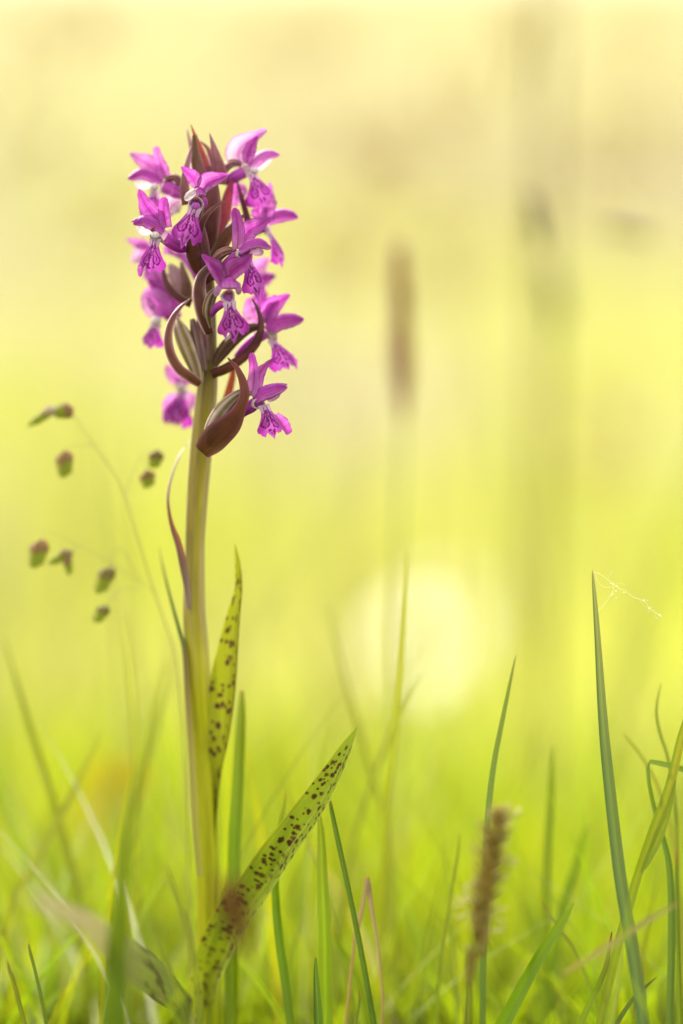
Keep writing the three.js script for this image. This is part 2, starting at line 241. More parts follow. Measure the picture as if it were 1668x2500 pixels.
{ // airy heads of taller grasses, dissolved into soft mottling
  const gs = [], tan = C('#ecd09c', 1.25), ol = C('#e8dc88', 1.25);
  for (const [px, py, d, n0, w0, h0] of [[870, 330, -420, 46, 60, 60], [930, 430, -380, 40, 50, 60], [150, 70, -420, 46, 70, 50], [1120, 590, -500, 44, 60, 90], [40, 260, -420, 40, 60, 80], [1270, 90, -360, 40, 40, 70], [700, 130, -480, 40, 80, 60], [1560, 180, -480, 60, 90, 110], [1480, 420, -420, 46, 70, 70], [1120, 240, -420, 40, 50, 70], [240, 620, -420, 40, 50, 90], [1470, 1050, -420, 40, 50, 90], [830, 640, -420, 36, 50, 60]]) {
    const n = Math.round(n0 * 0.5), hw = w0 * rr(1.3, 2.2), hh = h0 * rr(1.3, 2.2), c = mix3(tan, ol, rnd()), top = P(px, py - hh, d), foot = P(px + rr(-40, 40), py + 1500, d), y0 = groundH(foot.x, foot.z);
    gs.push(grid(4, 6, (u, v) => { const th = u * 6.2832, r = 0.0005 * (1 - 0.6 * v); return [lerp(foot.x, top.x, v * v) + Math.cos(th) * r, lerp(y0, top.y, v), lerp(foot.z, top.z, v) + Math.sin(th) * r, u, v, ...c]; }, true));
    for (let i = 0; i < n; i++) { const a = rnd() * 6.2832, q = Math.sqrt(rnd()), o = P(px + Math.cos(a) * q * hw, py + Math.sin(a) * q * hh, d + rr(-18, 18)), w = rr(0.0011, 0.0019), L = rr(0.002, 0.0038); gs.push(grid(6, 4, (u, v) => { const th = u * 6.2832, r = w * Math.sin(Math.PI * clamp(v, 0.02, 0.98)); return [o.x + Math.cos(th) * r, o.y + (v - 0.5) * 2 * L, o.z + Math.sin(th) * r, u, v, ...c]; }, true)); }
  }
  const m = new THREE.Mesh(mergeGeometries(gs), meadowMat); m.name = 'seeding_grass'; m.castShadow = m.receiveShadow = true; scene.add(m); tag(m, 'airy tan seed heads of tall grass melted into the upper background', 'grass', null, 'stuff');
}
// ------------------------------------------------------------------ the orchid
SQ = 0.55;
const orchidBase = P(507, 2560, -26); orchidBase.y = 0;
const orchid = thing('orchid', orchidBase, 'magenta marsh orchid with spotted leaves, sharp in front of the blurred meadow', 'orchid');
{
  const violet = C('#8a5a62'), brown = C('#7d5a38'), olive = C('#b0a024', 1.25), pinkish = C('#cfa888', 1.2), gold = C('#d8d61e', 1.4), rose = C('#dcbcb0');
  const pts = [[474, 330, -4, 10], [482, 420, -5, 20], [490, 500, -6, 26], [500, 600, -7, 30], [508, 700, -7, 32], [511, 843, -8, 36], [505, 950, -9, 50], [490, 1100, -10, 54], [479, 1250, -12, 50], [475, 1350, -13, 47], [473, 1490, -14, 55], [478, 1560, -15, 57], [486, 1676, -16, 57], [493, 1808, -18, 58], [500, 1950, -19, 57], [505, 2100, -20, 56], [507, 2300, -22, 56], [507, 2500, -25, 54], [507, 2575, -26, 54]];
  const g = stalk(pts, { nu: 40, nv: 130, ribs: 7, rib: 0.05, col: (th, v) => {
    const y = 330 + v * 2245, st = Math.cos(7 * th) * 0.5 + 0.5;
    let a = ramp([[0, violet], [0.28, violet], [0.36, pinkish], [0.52, pinkish], [0.62, gold], [1, gold]], v), b = ramp([[0, brown], [0.2, brown], [0.32, olive], [0.5, olive], [0.64, C('#ccc41c', 1.3)], [1, C('#bcc418', 1.3)]], v);
    const e = Math.pow(Math.abs(Math.cos(th)), 3) * (1 - sm(0.5, 0.6, v)) * sm(0.2, 0.3, v); let c = mix3(b, a, st * 0.5); c = mix3(c, rose, e * 0.6); const n = 0.85 + 0.3 * noise(th * 6, y * 0.02); return [c[0] * n * 1.08, c[1] * n * 1.12, c[2] * n * 0.9];
  } });
  part('stem', g, stemMat, orchid);
}
// leaves
const KL = KA * 1.12;
part('leaf', sheet([[505, 2500, -23, 40], [520, 2400, -20, 80], [552, 2324, -16, 104], [596, 2235, -11, 102], [646, 2164, -7, 94], [705, 2074, -3, 86], [765, 1990, -1, 78], [822, 1892, 1, 56], [850, 1832, 2, 35], [866, 1792, 2, 12], [873, 1775, 2, 3]], { n: [-0.5, 0.15, 0.85], fold: 0.75, arc: 0.35, nu: 12, nv: 50, wave: 0.05, col: (u, v) => mix3([KL * 1.25, KL * 1.2, KL], [KL, KL, KL], sm(0.1, 0.45, v)) }), leafMatA, orchid);
part('leaf', sheet([[521, 2090, -19, 14], [523, 2000, -18, 20], [528, 1922, -17, 30], [533, 1860, -16, 44], [540, 1808, -15, 60], [548, 1729, -14, 76], [556, 1657, -13, 77], [567, 1570, -12, 58], [579, 1483, -11, 34], [586, 1438, -11, 22], [583, 1380, -10, 15], [576, 1340, -10, 6], [574, 1327, -10, 2]], { n: [-0.5, 0.1, 0.85], fold: 0.25, arc: 0.5, nu: 12, nv: 50, wave: 0.05, col: (u, v) => mix3(mix3(C('#8c8422', 1.2), [KL * 1.1, KL * 1.05, KL], sm(0.12, 0.34, v)), u > 0.55 ? C('#9a8a86', 1.1) : [KL * 1.1, KL * 1.05, KL], sm(0.55, 1, u)) }), leafMatB, orchid);
part('leaf', sheet([[470, 2470, -20, 60], [424, 2420, 0, 90], [383, 2385, 25, 100], [319, 2338, 55, 100], [249, 2282, 95, 78], [207, 2250, 115, 60], [127, 2212, 150, 38], [80, 2194, 165, 20], [51, 2186, 178, 6]], { n: [0.1, 0.3, 1], arc: -0.4, nu: 10, nv: 40, wave: 0.06, col: (u, v) => mix3(mix3(C('#8f9c44', 1.3), C('#5a3a2a'), noise(u * 4, v * 22) > 0.68 ? 0.7 : 0), C('#d8c890', 1.25), sm(0.3, 0.7, v)) }), bractMat, orchid);
part('leaf', sheet([[484, 2140, -14, 26], [472, 2000, -13, 28], [464, 1850, -13, 26], [455, 1700, -13, 22], [448, 1590, -13, 18], [436, 1540, -14, 14], [412, 1450, -16, 11], [398, 1390, -18, 8], [388, 1335, -20, 2]], { n: [-0.7, 0, 0.7], arc: -0.8, nu: 8, nv: 40, col: (u, v) => ramp([[0, C('#dcd85a')], [0.35, C('#d8cc60')], [0.62, C('#a88a50')], [0.72, C('#6f8a2a')], [1, C('#b2bc50')]], v) }), bladeMat, orchid);
part('leaf', sheet([[459, 1488, -10, 18], [452, 1440, -9, 27], [443, 1390, -8, 31], [431, 1330, -8, 27], [417, 1285, -9, 18], [409, 1240, -9, 13], [409, 1200, -10, 12], [421, 1150, -12, 11], [440, 1105, -15, 10], [467, 1073, -19, 4]], { n: [-0.8, 0.1, 0.6], arc: -1.0, nu: 10, nv: 44, col: (u, v) => mix3(ramp([[0, C('#c9a8a0')], [0.25, C('#a37f7c')], [0.5, C('#a06c62')], [0.68, C('#d6b6b4')], [1, C('#f2e4cc')]], v), C('#e0724c'), u > 0 ? 0.6 * u * sm(0.2, 0.35, v) * (1 - sm(0.5, 0.6, v)) : 0) }), bractMat, orchid);

// bracts: [points with width], facing, colours base -> tip
const DK = C('#5d3226'), BR = C('#8a4f2c'), PU = C('#7a4a52'), MV = C('#a9768a'), RD = C('#c25a48'), PK = C('#e3b3c6'), OL = C('#6d5230');
function bract(pts, o = {}) {
  const K = c => c.map((q, k) => q * [1.45, 1.35, 1.5][k]), a = K(o.a || DK), b = K(o.b || PU), e = K(o.e || MV);
  part('bract', sheet(pts.map(p => [p[0], p[1], p[2], p[3] * 1.06]), { n: o.n || [0, 0.1, 1], n1: o.n1, fold: o.fold ?? -0.12, arc: o.arc ?? -0.9, nu: 10, nv: 30, wave: 0.04, col: (u, v) => mix3(mix3(a, b, v), e, Math.pow(Math.abs(u), 5) * 0.75 + (o.hl ? sm(0.35, 0.9, u * o.hl) * 0.8 : 0)).map((q, k) => q * (0.84 + 0.32 * noise(u * 5 + 40, v * 2.2)) * (1 + [-0.12, 0.3, -0.25][k] * sm(0.5, 0.8, noise(u * 2.2 + 11, v * 3 + a[0] * 200)) * (1 - v))) }), bractMat, orchid);
}
// big bract low on the right, arch on the left, arch on the right, front centre
bract([[492, 1104, 0, 40], [514, 1082, 2, 60], [536, 1060, 4, 62], [564, 1034, 6, 52], [585, 1001, 7, 31], [597, 966, 7, 24], [594, 933, 6, 20], [580, 900, 5, 13], [566, 884, 4, 8], [556, 873, 3, 3]], { n: [0.25, 0.1, 0.9], arc: -0.8, fold: 0.25, a: C('#5c3a22'), b: C('#8a4f44'), e: C('#b86a86') });
bract([[488, 940, -3, 20], [466, 923, -1, 26], [437, 902, 0, 25], [417, 870, 1, 24], [408, 834, 1, 23], [411, 800, 0, 20], [423, 771, 0, 16], [440, 748, -1, 11], [466, 728, -3, 3]], { n: [-0.35, 0.2, 0.9], a: C('#6a3622'), b: C('#8a5f5c'), e: PK, hl: -1 });
bract([[517, 914, -5, 22], [559, 897, -5, 24], [603, 866, -5, 22], [632, 829, -4, 20], [639, 789, -4, 15], [631, 757, -4, 9], [616, 729, -4, 3]], { n: [0.3, 0, 0.95], a: C('#5c3020'), b: C('#6c4448'), e: C('#5a2f2c') });
bract([[510, 816, 0, 26], [493, 772, 2, 34], [483, 720, 3, 35], [487, 680, 3, 28], [508, 652, 3, 20], [543, 624, 3, 13], [573, 606, 3, 4]], { n: [-0.35, 0.1, 0.9], a: C('#4e2818'), b: C('#7a5456'), e: C('#e6b9cc'), hl: -1 });
bract([[468, 740, -7, 22], [446, 731, -7, 19], [423, 714, -8, 18], [407, 692, -9, 15], [400, 665, -10, 10], [402, 640, -11, 3]], { a: C('#5d3026'), b: C('#74444e') });
bract([[548, 985, -12, 16], [558, 960, -12, 19], [566, 930, -12, 17], [570, 905, -12, 12], [573, 885, -12, 3]], { n: [-0.3, 0, 1], a: RD, b: C('#c65a3a'), e: C('#8a3a34'), arc: 0.5 });
// crown of the spike
bract([[510, 440, -6, 22], [503, 405, -6, 20], [492, 370, -6, 16], [479, 338, -6, 10], [466, 304, -6, 2]], { a: C('#9c4a58'), b: C('#d0604a'), e: C('#c98a90'), arc: -0.7 });
bract([[472, 380, -9, 14], [466, 350, -9, 11], [460, 330, -9, 6], [458, 315, -9, 2]], { a: MV, b: C('#d2a6b8') });
bract([[455, 500, -3, 26], [449, 460, -3, 24], [453, 415, -3, 17], [465, 370, -4, 11], [482, 330, -5, 3]], { n: [-0.3, 0, 1], a: C('#7a4248'), b: C('#b28290'), e: C('#c9a0b0') });
bract([[492, 440, -4, 30], [483, 400, -4, 30], [476, 365, -4, 18], [472, 335, -4, 4]], { a: C('#8a5458'), b: C('#a86e78') });
bract([[527, 430, -8, 14], [519, 390, -8, 14], [507, 362, -8, 10], [490, 345, -8, 3]], { a: C('#8f5060'), b: C('#a86a74') });
bract([[537, 450, -5, 34], [538, 415, -5, 34], [531, 385, -5, 24], [521, 352, -5, 12], [512, 325, -5, 2]], { n: [0.3, 0, 1], a: C('#86424e'), b: C('#a8708a'), e: C('#b8768e') });
// body of the spike
bract([[505, 620, -3, 30], [512, 560, -2, 42], [517, 500, -2, 44], [515, 440, -3, 30], [511, 405, -4, 8]], { a: C('#5c2f2a'), b: C('#7c4a4e'), arc: -1.1 });
bract([[488, 575, 2, 16], [494, 546, 3, 17], [510, 520, 3, 13], [528, 504, 3, 9], [552, 489, 3, 3]], { n: [-0.2, 0.4, 0.9], a: C('#5c3430'), b: C('#94685c'), e: C('#cf9aa8'), arc: 0.8 });
bract([[522, 590, -7, 26], [545, 530, -8, 30], [556, 480, -8, 24], [566, 440, -8, 10]], { a: C('#702a34'), b: C('#c0506a'), e: C('#a04058') });
bract([[610, 556, -9, 20], [600, 515, -9, 15], [590, 480, -9, 11], [580, 443, -9, 4]], { n: [0.2, 0, 1], a: C('#6a2f3e'), b: C('#77404e') });
bract([[508, 680, -2, 30], [526, 625, -1, 34], [549, 580, -1, 32], [574, 545, -1, 22], [596, 522, -2, 6]], { n: [-0.2, 0, 1], a: C('#5a3220'), b: C('#6e4a38'), e: C('#8c6a70') });
bract([[512, 690, 0, 30], [490, 655, 1, 42], [473, 620, 1, 40], [468, 585, 1, 26], [470, 555, 0, 8]], { n: [-0.2, 0, 1], a: C('#4a2416'), b: C('#5a3424'), e: C('#6a4444') });
bract([[500, 660, 1, 24], [498, 610, 2, 28], [490, 560, 2, 24], [486, 530, 1, 8]], { a: C('#5c3430'), b: C('#84525c'), e: C('#a87888') });
bract([[455, 740, -10, 26], [455, 700, -10, 28], [448, 665, -11, 18], [442, 640, -12, 6]], { a: C('#7a5544'), b: C('#8f6a6c') });
bract([[444, 735, -12, 20], [438, 700, -12, 36], [426, 665, -13, 34], [414, 645, -14, 12]], { a: C('#a0708a'), b: C('#b898a4'), e: C('#c8a8b8') });
// ovaries, swollen and ribbed
function ovary(pts, o = {}, parent = orchid) {
  const K = c => c.map(q => q * 1.4), a = K(o.a || C('#8d7a3c')), b = K(o.b || C('#c89aa4'));
  part('ovary', stalk(pts, { nu: 26, nv: 26, ribs: 6, rib: 0.09, twist: 2.2, col: (th, v) => mix3(a, b, Math.pow(0.5 + 0.5 * Math.cos(6 * th + 2.2 * v), 1.5)) }), bractMat, parent);
}
ovary([[489, 935, -5, 14], [478, 895, -5, 34], [458, 845, -5, 42], [441, 805, -6, 34], [432, 780, -7, 14]], { a: C('#97843c'), b: C('#e3c4c4') });
ovary([[500, 905, -5, 12], [490, 860, -5, 28], [480, 815, -6, 28], [470, 780, -7, 12]], { a: C('#7a6244'), b: C('#a98098') });
ovary([[506, 880, -6, 12], [500, 840, -6, 24], [494, 800, -6, 26], [488, 770, -6, 12]], { a: C('#8a5a5a'), b: C('#b08090') });
ovary([[524, 892, -6, 14], [544, 858, -6, 30], [574, 824, -6, 32], [606, 803, -6, 24], [636, 797, -6, 14]], { a: C('#62472c'), b: C('#86605a') });
ovary([[506, 1078, 0, 16], [518, 1042, 1, 32], [541, 1003, 1, 36], [566, 975, 2, 28], [592, 958, 3, 18], [612, 962, 3, 14]], { a: C('#8d8048'), b: C('#d9b8c4') });
ovary([[520, 640, 0, 14], [536, 622, 2, 22], [556, 612, 3, 20], [576, 612, 4, 12]], { a: C('#94605a'), b: C('#c8929c') });
ovary([[515, 800, 0, 12], [508, 760, 2, 26], [516, 725, 4, 24], [532, 705, 6, 14]], { a: C('#6d5a24'), b: C('#cfa8a8') });
ovary([[443, 450, -9, 16], [432, 436, -9, 19], [417, 434, -9, 17], [404, 440, -9, 12]], { a: C('#8f5458'), b: C('#b47c84') });
ovary([[546, 420, -9, 16], [556, 405, -9, 20], [572, 397, -9, 18], [590, 402, -9, 12]], { a: C('#8f5460'), b: C('#d8a0b0') });
ovary([[600, 560, -9, 16], [618, 545, -9, 18], [640, 540, -9, 12]], { a: C('#6c3440'), b: C('#8f5060') });

// ------------------------------------------------------------------ flowers
const MAG = C('#e05ad6', 1.25), MAGD = C('#bc2cb0', 1.1), MAGL = C('#f898f0', 1.3), WHITE = C('#fbeef0', 1.25), CREAM = C('#e8cdc6', 1.1), PALE = C('#f0bfe6', 1.1), VIO = C('#cc70d4');
const petCol = (b, t, e) => (u, v) => { const au = Math.abs(u); let c = mix3(mix3(b, PALE, 0.3 * (1 - sm(0, 0.35, v))), t, sm(0.1, 0.85, v)); c = mix3(c, e, 0.5 * Math.exp(-Math.pow((au - 0.62) / 0.25, 2)) * (1 - sm(0.5, 0.95, v))); return mix3(c, MAGD, 0.55 * Math.exp(-Math.pow(u * 7, 2)) + 0.6 * sm(0.92, 1, au)).map(q => q * (0.9 + 0.2 * noise(u * 4 + v * 3, v * 9 + b[0] * 90))); };
const F = { f: null };
const flower = () => F.f = subgroup('flower', orchid);
const sepal = (pts, W, n, o = {}) => part(o.name || 'sepal', sheet(tapered(pts, W * 1.34, o.table), { n, n1: o.n1, arc: o.arc ?? 0.5, fold: o.fold ?? 0.3, nu: 16, nv: 26, wave: o.wave ?? 0.2, col: petCol(o.b || MAG, o.t || MAG, o.e || MAGL) }), petalMat, F.f);
const HOODT = [[0, 0.62], [0.25, 0.95], [0.5, 1], [0.75, 0.82], [0.92, 0.48], [1, 0.16]];
const hood = (pts, W, n, o = {}) => part('hood', sheet(tapered(pts, W * 1.22, HOODT), { n, arc: o.arc ?? -1.25, nu: 14, nv: 24, wave: 0.08, col: (u, v) => mix3(mix3(o.b || MAG, o.t || MAGD, v), o.e || MAGL, 0.6 * Math.exp(-Math.pow((Math.abs(u) - 0.7) / 0.2, 2))).map((q, k) => lerp(q, MAGD[k], 0.8 * sm(0.93, 1, Math.abs(u)) + 0.4 * Math.exp(-Math.pow(u * 8, 2)))) }), hoodMat, F.f);
const PETT = [[0, 0.5], [0.2, 0.9], [0.5, 1], [0.8, 0.8], [1, 0.3]];
const petal = (pts, W, n, o = {}) => part('petal', sheet(tapered(pts, W * 1.1, PETT), { n, arc: o.arc ?? -0.6, nu: 8, nv: 14, wave: 0.05, col: (u, v) => mix3(mix3(o.b || WHITE, o.t || WHITE, v), o.e || PALE, Math.pow(Math.abs(u), 6) * 0.6) }), petalMat, F.f);
const spur = (pts, o = {}) => part('spur', stalk(pts, { nu: 14, nv: 18, col: (th, v) => mix3(o.b || MAG, o.t || MAGD, v) }), hoodMat, F.f);
let lipN = 0;
function lip(s, e, wt, wb, o = {}) {
  const A = P(...s), B = P(...e), D = B.clone().sub(A), L = D.length(); D.normalize(); const n = dirW(o.n || [0, 0, 1]); const S = D.clone().cross(n).normalize().negate(), N = S.clone().cross(D).normalize(); if (N.dot(n) < 0) N.negate();
  const ph = rnd() * 40, k = o.k ?? 0.35, cen = o.cen ?? 0.15, mw = o.yaw ?? 0, tint = o.tint || [1, 1, 1];
  const g = grid(28, 22, (a, v) => {
    const u = a * 2 - 1, au = Math.abs(u);
    const hw = PX / 2 * lerp(lerp(wt, wt * 0.88, sm(0, 0.18, v)), wb, sm(0.15, 0.85, v));
    const bot = 1 + cen * Math.exp(-Math.pow(u / 0.2, 2)) - 0.1 * Math.exp(-Math.pow((au - 0.36) / 0.1, 2)) - 0.2 * Math.pow(au, 5) + 0.09 * (noise(u * 5 + ph, 1) - 0.5) + 0.07 * (noise(u * 13 + ph, 5) - 0.5);
    const y = L * v * lerp(1, bot, sm(0.5, 1, v)) * 0.95, x = hw * (u + 0.05 * (noise(v * 6 + ph, u * 2) - 0.5));
    const z = -k * hw * u * u * (0.4 + v) + L * (o.bow ?? 0.12) * Math.sin(v * 2.6) + hw * 0.34 * (noise(u * 3.4 + ph, v * 3.5) - 0.5) * v + hw * mw * u - L * 0.1 * Math.exp(-Math.pow(u / 0.12, 2)) * v * 0.25;
    return [A.x + D.x * y + S.x * x + N.x * z, A.y + D.y * y + S.y * x + N.y * z, A.z + D.z * y + S.z * x + N.z * z, a, 1 - v, KA * tint[0] * 1.12, KA * tint[1] * 1.02, KA * tint[2] * 1.12];
  });
  return part('lip', g, lipMats[(o.tex ?? lipN++) % 5], F.f);
}
function throat(c, w, h, o = {}) { // collar of the spur mouth: pale rim, violet hollow
  const O = P(...c), n = dirW(o.n || [0, 0, 1]), U = UPV.clone().addScaledVector(n, -UPV.dot(n)).normalize(), S = U.clone().cross(n).normalize();
  const R = [[0.96, -2.5], [1.0, -0.8], [0.96, 0.1], [0.84, 0.2], [0.72, -0.1], [0.62, -0.5], [0.36, -0.9], [0, -1]], cc = [PALE, CREAM, CREAM, CREAM, PALE, VIO, VIO, VIO];
  part('throat', grid(22, R.length - 1, (a, v) => { const i = Math.round(v * (R.length - 1)), th = a * 6.28319, r = R[i][0] * PX / 2, wob = 1 + 0.08 * Math.sin(3 * th + w), x = Math.cos(th) * r * w * wob, y = Math.sin(th) * r * h * wob, z = R[i][1] * MM * w / 40; return [O.x + S.x * x + U.x * y + n.x * z, O.y + S.y * x + U.y * y + n.y * z, O.z + S.z * x + U.z * y + n.z * z, a, v, ...cc[i]]; }, true), fleshMat, F.f);
}
function blob(name, c, w, h, col, o = {}) {
  const O = P(...c), g = new THREE.SphereGeometry(1, 14, 10), p = g.attributes.position, cs = []; const q = o.roll || 0;
  for (let i = 0; i < p.count; i++) { let x = p.getX(i), y = p.getY(i), z = p.getZ(i); const b = 1 + 0.16 * (noise(x * 2 + w, y * 2 + z) - 0.5), X = x * w / 2 * PX * b, Y = y * h / 2 * PX * b, Z = z * Math.min(w, h) / 2 * PX * b; const xr = X * Math.cos(q) - Y * Math.sin(q), yr = X * Math.sin(q) + Y * Math.cos(q); const v = O.clone().addScaledVector(RIGHT, xr).addScaledVector(UPV, yr).addScaledVector(FWD, -Z); p.setXYZ(i, v.x, v.y, v.z); const c2 = o.col2 ? mix3(col, o.col2, sm(-0.4, 0.6, -y)) : col; cs.push(...c2); }
  g.setAttribute('color', new THREE.Float32BufferAttribute(cs, 3)); g.computeVertexNormals(); return part(name, g, fleshMat, F.f);
}
const POLLEN = C('#a8453c'), RUST = C('#b06028');
function dome(c, w, h, o = {}) { // hood seen from the front
  const O = P(...c), ph = rnd() * 20;
  part('hood', grid(24, 12, (a, v) => { const th = a * 6.28319, el = v * 1.75, r = Math.sin(el), y = Math.cos(el), x = Math.cos(th) * r, z = Math.sin(th) * r, cr_ = 1 + 0.12 * (noise(x * 2.4 + ph, y * 3 + z * 2) - 0.5) + 0.06 * Math.sin(x * 5 + ph); const brim = z > 0 ? 0.12 * z * v : 0; const X = (x * w / 2 * cr_ + (o.lean || 0) * (1 - v) * w) * PX, Y = (y * h * cr_ + brim * h) * PX, Z = z * w * 0.42 * cr_ * PX; const q = O.clone().addScaledVector(RIGHT, X).addScaledVector(UPV, Y).addScaledVector(FWD, -Z); return [q.x, q.y, q.z, a * 2, v, ...mix3(o.t || MAG, o.b || MAGL, sm(0.55, 1, v))]; }, true), hoodMat, F.f);
}
seed = 7001;
// A: top centre, faces us
flower();
sepal([[479, 455, 6], [470, 434, 7], [454, 418, 9], [442, 407, 10]], 27, [0.2, 0, 1], { arc: 0.8 });
sepal([[494, 464, 6], [510, 447, 8], [536, 436, 10], [558, 427, 11]], 33, [-0.1, 0.2, 1], { arc: 0.9, e: PALE });
dome([487, 474, 6], 34, 17, { t: MAG });
petal([[478, 462, 7], [466, 472, 9], [456, 484, 10], [453, 490, 10]], 21, [-0.3, 0.2, 1]);
petal([[496, 478, 7], [502, 492, 8], [502, 508, 7]], 12, [0.4, 0, 1], { b: MAG, t: MAG });
throat([478, 498, 8], 40, 40);
blob('column', [480, 486, 9.6], 13, 10, POLLEN); blob('column', [478, 503, 8.6], 22, 20, VIO, { col2: MAG });
lip([477, 505, 9], [448, 597, 10], 36, 78, { n: [-0.15, 0.05, 1], tex: 0, k: 0.3 });
// G: front, below centre
flower();
sepal([[540, 694, 10], [531, 663, 11], [510, 638, 12], [492, 621, 13]], 30, [0.25, 0, 1], { arc: 0.8, b: MAGD, t: MAG });
sepal([[554, 684, 10], [574, 658, 11], [599, 642, 12], [616, 619, 13]], 38, [-0.1, 0.1, 1], { arc: 0.85, b: MAGD, t: MAG });
dome([561, 701, 10], 54, 24, { t: MAG });
petal([[540, 694, 12], [530, 708, 14], [527, 724, 14]], 18, [-0.4, 0, 1], { b: MAG, t: PALE });
petal([[578, 694, 12], [584, 708, 13], [583, 720, 12]], 16, [0.4, 0, 1], { b: MAG, t: PALE });
throat([557, 724, 12], 36, 36);
blob('column', [559, 713, 13.2], 17, 9, POLLEN);
lip([560, 737, 13], [573, 826, 14], 34, 78, { tex: 1, k: 0.25, cen: 0.18 });
spur([[542, 742, 7, 20], [528, 752, 5, 19], [518, 768, 4, 12], [516, 774, 4, 3]]);
// F: right of centre, turned right
flower();
sepal([[579, 608, 5], [582, 580, 7], [580, 545, 9], [572, 507, 10]], 25, [0.1, 0, 1], { arc: 0.6, b: MAGL, t: MAG, table: [[0, 0.7], [0.3, 1], [0.6, 0.9], [0.85, 0.66], [0.96, 0.45], [1, 0.15]] });
sepal([[592, 594, 4], [606, 566, 4], [636, 548, 4], [661, 532, 4]], 36, [0, 0.15, 1], { arc: 0.5 });
hood([[583, 610, 8], [604, 592, 10], [632, 586, 11], [654, 598, 11], [664, 604, 10]], 32, [0, 0.75, 0.7], { arc: -1.1 });
hood([[582, 616, 7], [606, 598, 9], [636, 590, 9], [662, 600, 8]], 26, [0.1, 0.9, 0.3]);
petal([[612, 608, 6], [626, 614, 7], [644, 616, 7]], 20, [0, 0, 1], { b: PALE, t: PALE });
throat([596, 622, 8], 36, 28, { n: [0.3, -0.1, 0.95] }); blob('column', [606, 612, 9.5], 14, 10, POLLEN);
lip([602, 632, 7], [628, 724, 8], 30, 62, { n: [0.45, 0, 0.9], tex: 2, cen: 0.3 });
spur([[582, 622, 5, 26], [566, 634, 3, 26], [548, 650, 1, 22], [538, 664, 0, 8]], { b: MAG, t: C('#a8508c') });
// I: lowest right
flower();
sepal([[613, 966, 3], [621, 930, 4], [620, 895, 5], [614, 861, 6]], 24, [-0.1, 0, 1], { arc: 0.6, b: MAGL, t: MAG, table: [[0, 0.8], [0.3, 1], [0.6, 0.75], [0.85, 0.6], [0.96, 0.5], [1, 0.2]] });
sepal([[628, 962, 2], [630, 920, 2], [648, 893, 1], [678, 872, 0]], 22, [0.3, 0, 1], { arc: 0.4, table: [[0, 0.5], [0.3, 1], [0.5, 0.9], [0.7, 0.5], [1, 0.15]] });
hood([[618, 974, 4], [640, 956, 6], [668, 946, 7], [690, 943, 7], [702, 945, 6]], 36, [0, 0.55, 0.85], { arc: -1.0 });
hood([[618, 968, 3], [642, 944, 4], [672, 936, 5], [702, 937, 5]], 24, [0, 0.9, 0.4]);
petal([[652, 976, 3], [668, 968, 4], [684, 960, 4]], 18, [0, 0.2, 1], { b: PALE, t: PALE });
throat([632, 986, 4], 34, 28, { n: [0.4, -0.1, 0.9] });
lip([644, 988, 4], [668, 1068, 5], 32, 66, { n: [0.4, 0.05, 0.9], tex: 3, cen: 0.08 });
sepal([[672, 1012, 4], [690, 1036, 4], [706, 1060, 4]], 22, [0.5, 0, 0.8], { b: MAG, t: MAG, table: [[0, 0.6], [0.5, 1], [0.9, 0.7], [1, 0.3]], name: 'lip_lobe' });
spur([[626, 982, 2, 28], [612, 994, 1, 30], [600, 1006, 0, 20], [592, 1020, 0, 4]]);
// B: left, in the upper half
flower();
sepal([[396, 552, 4], [374, 524, 4], [354, 498, 4], [339, 462, 4]], 34, [0.2, 0, 1], { arc: 0.5, table: [[0, 0.5], [0.3, 1], [0.55, 0.92], [0.8, 0.5], [0.95, 0.25], [1, 0.1]] });
sepal([[408, 556, 5], [402, 530, 6], [400, 505, 7], [401, 481, 7]], 23, [0, 0, 1], { arc: 0.6, table: [[0, 0.8], [0.3, 1], [0.7, 0.9], [0.9, 0.6], [1, 0.2]] });
sepal([[380, 540, 1], [358, 515, 0], [350, 490, -1]], 30, [0.2, 0, 1], { b: MAGD });
hood([[402, 562, 6], [376, 544, 8], [350, 535, 8], [332, 543, 7], [326, 548, 7]], 30, [0, 0.5, 0.9], { arc: -1.0 });
hood([[400, 556, 5], [374, 532, 6], [350, 526, 6], [320, 540, 6]], 18, [0, 0.9, 0.4]);
petal([[372, 556, 5], [352, 560, 6], [334, 552, 6]], 30, [0, -0.1, 1]);
blob('column', [379, 574, 8], 20, 18, WHITE); blob('column', [373, 562, 7.5], 10, 14, POLLEN, { roll: 0.6 }); blob('pollen', [376.5, 555, 9], 5, 7, RUST);
petal([[404, 562, 5], [402, 576, 6], [394, 592, 6]], 22, [0.3, 0, 1], { b: PALE, t: CREAM });
throat([378, 578, 6], 26, 20);
lip([379, 582, 7], [368, 670, 7], 30, 68, { n: [-0.25, 0, 1], tex: 4, cen: 0.02 });
sepal([[358, 636, 6], [349, 655, 7], [343, 676, 8]], 18, [-0.5, 0, 0.8], { table: [[0, 0.7], [0.5, 1], [0.9, 0.5], [1, 0.15]], name: 'lip_lobe' });
spur([[400, 578, 4, 30], [420, 592, 2, 32], [440, 604, 0, 28], [456, 612, -1, 10]]);
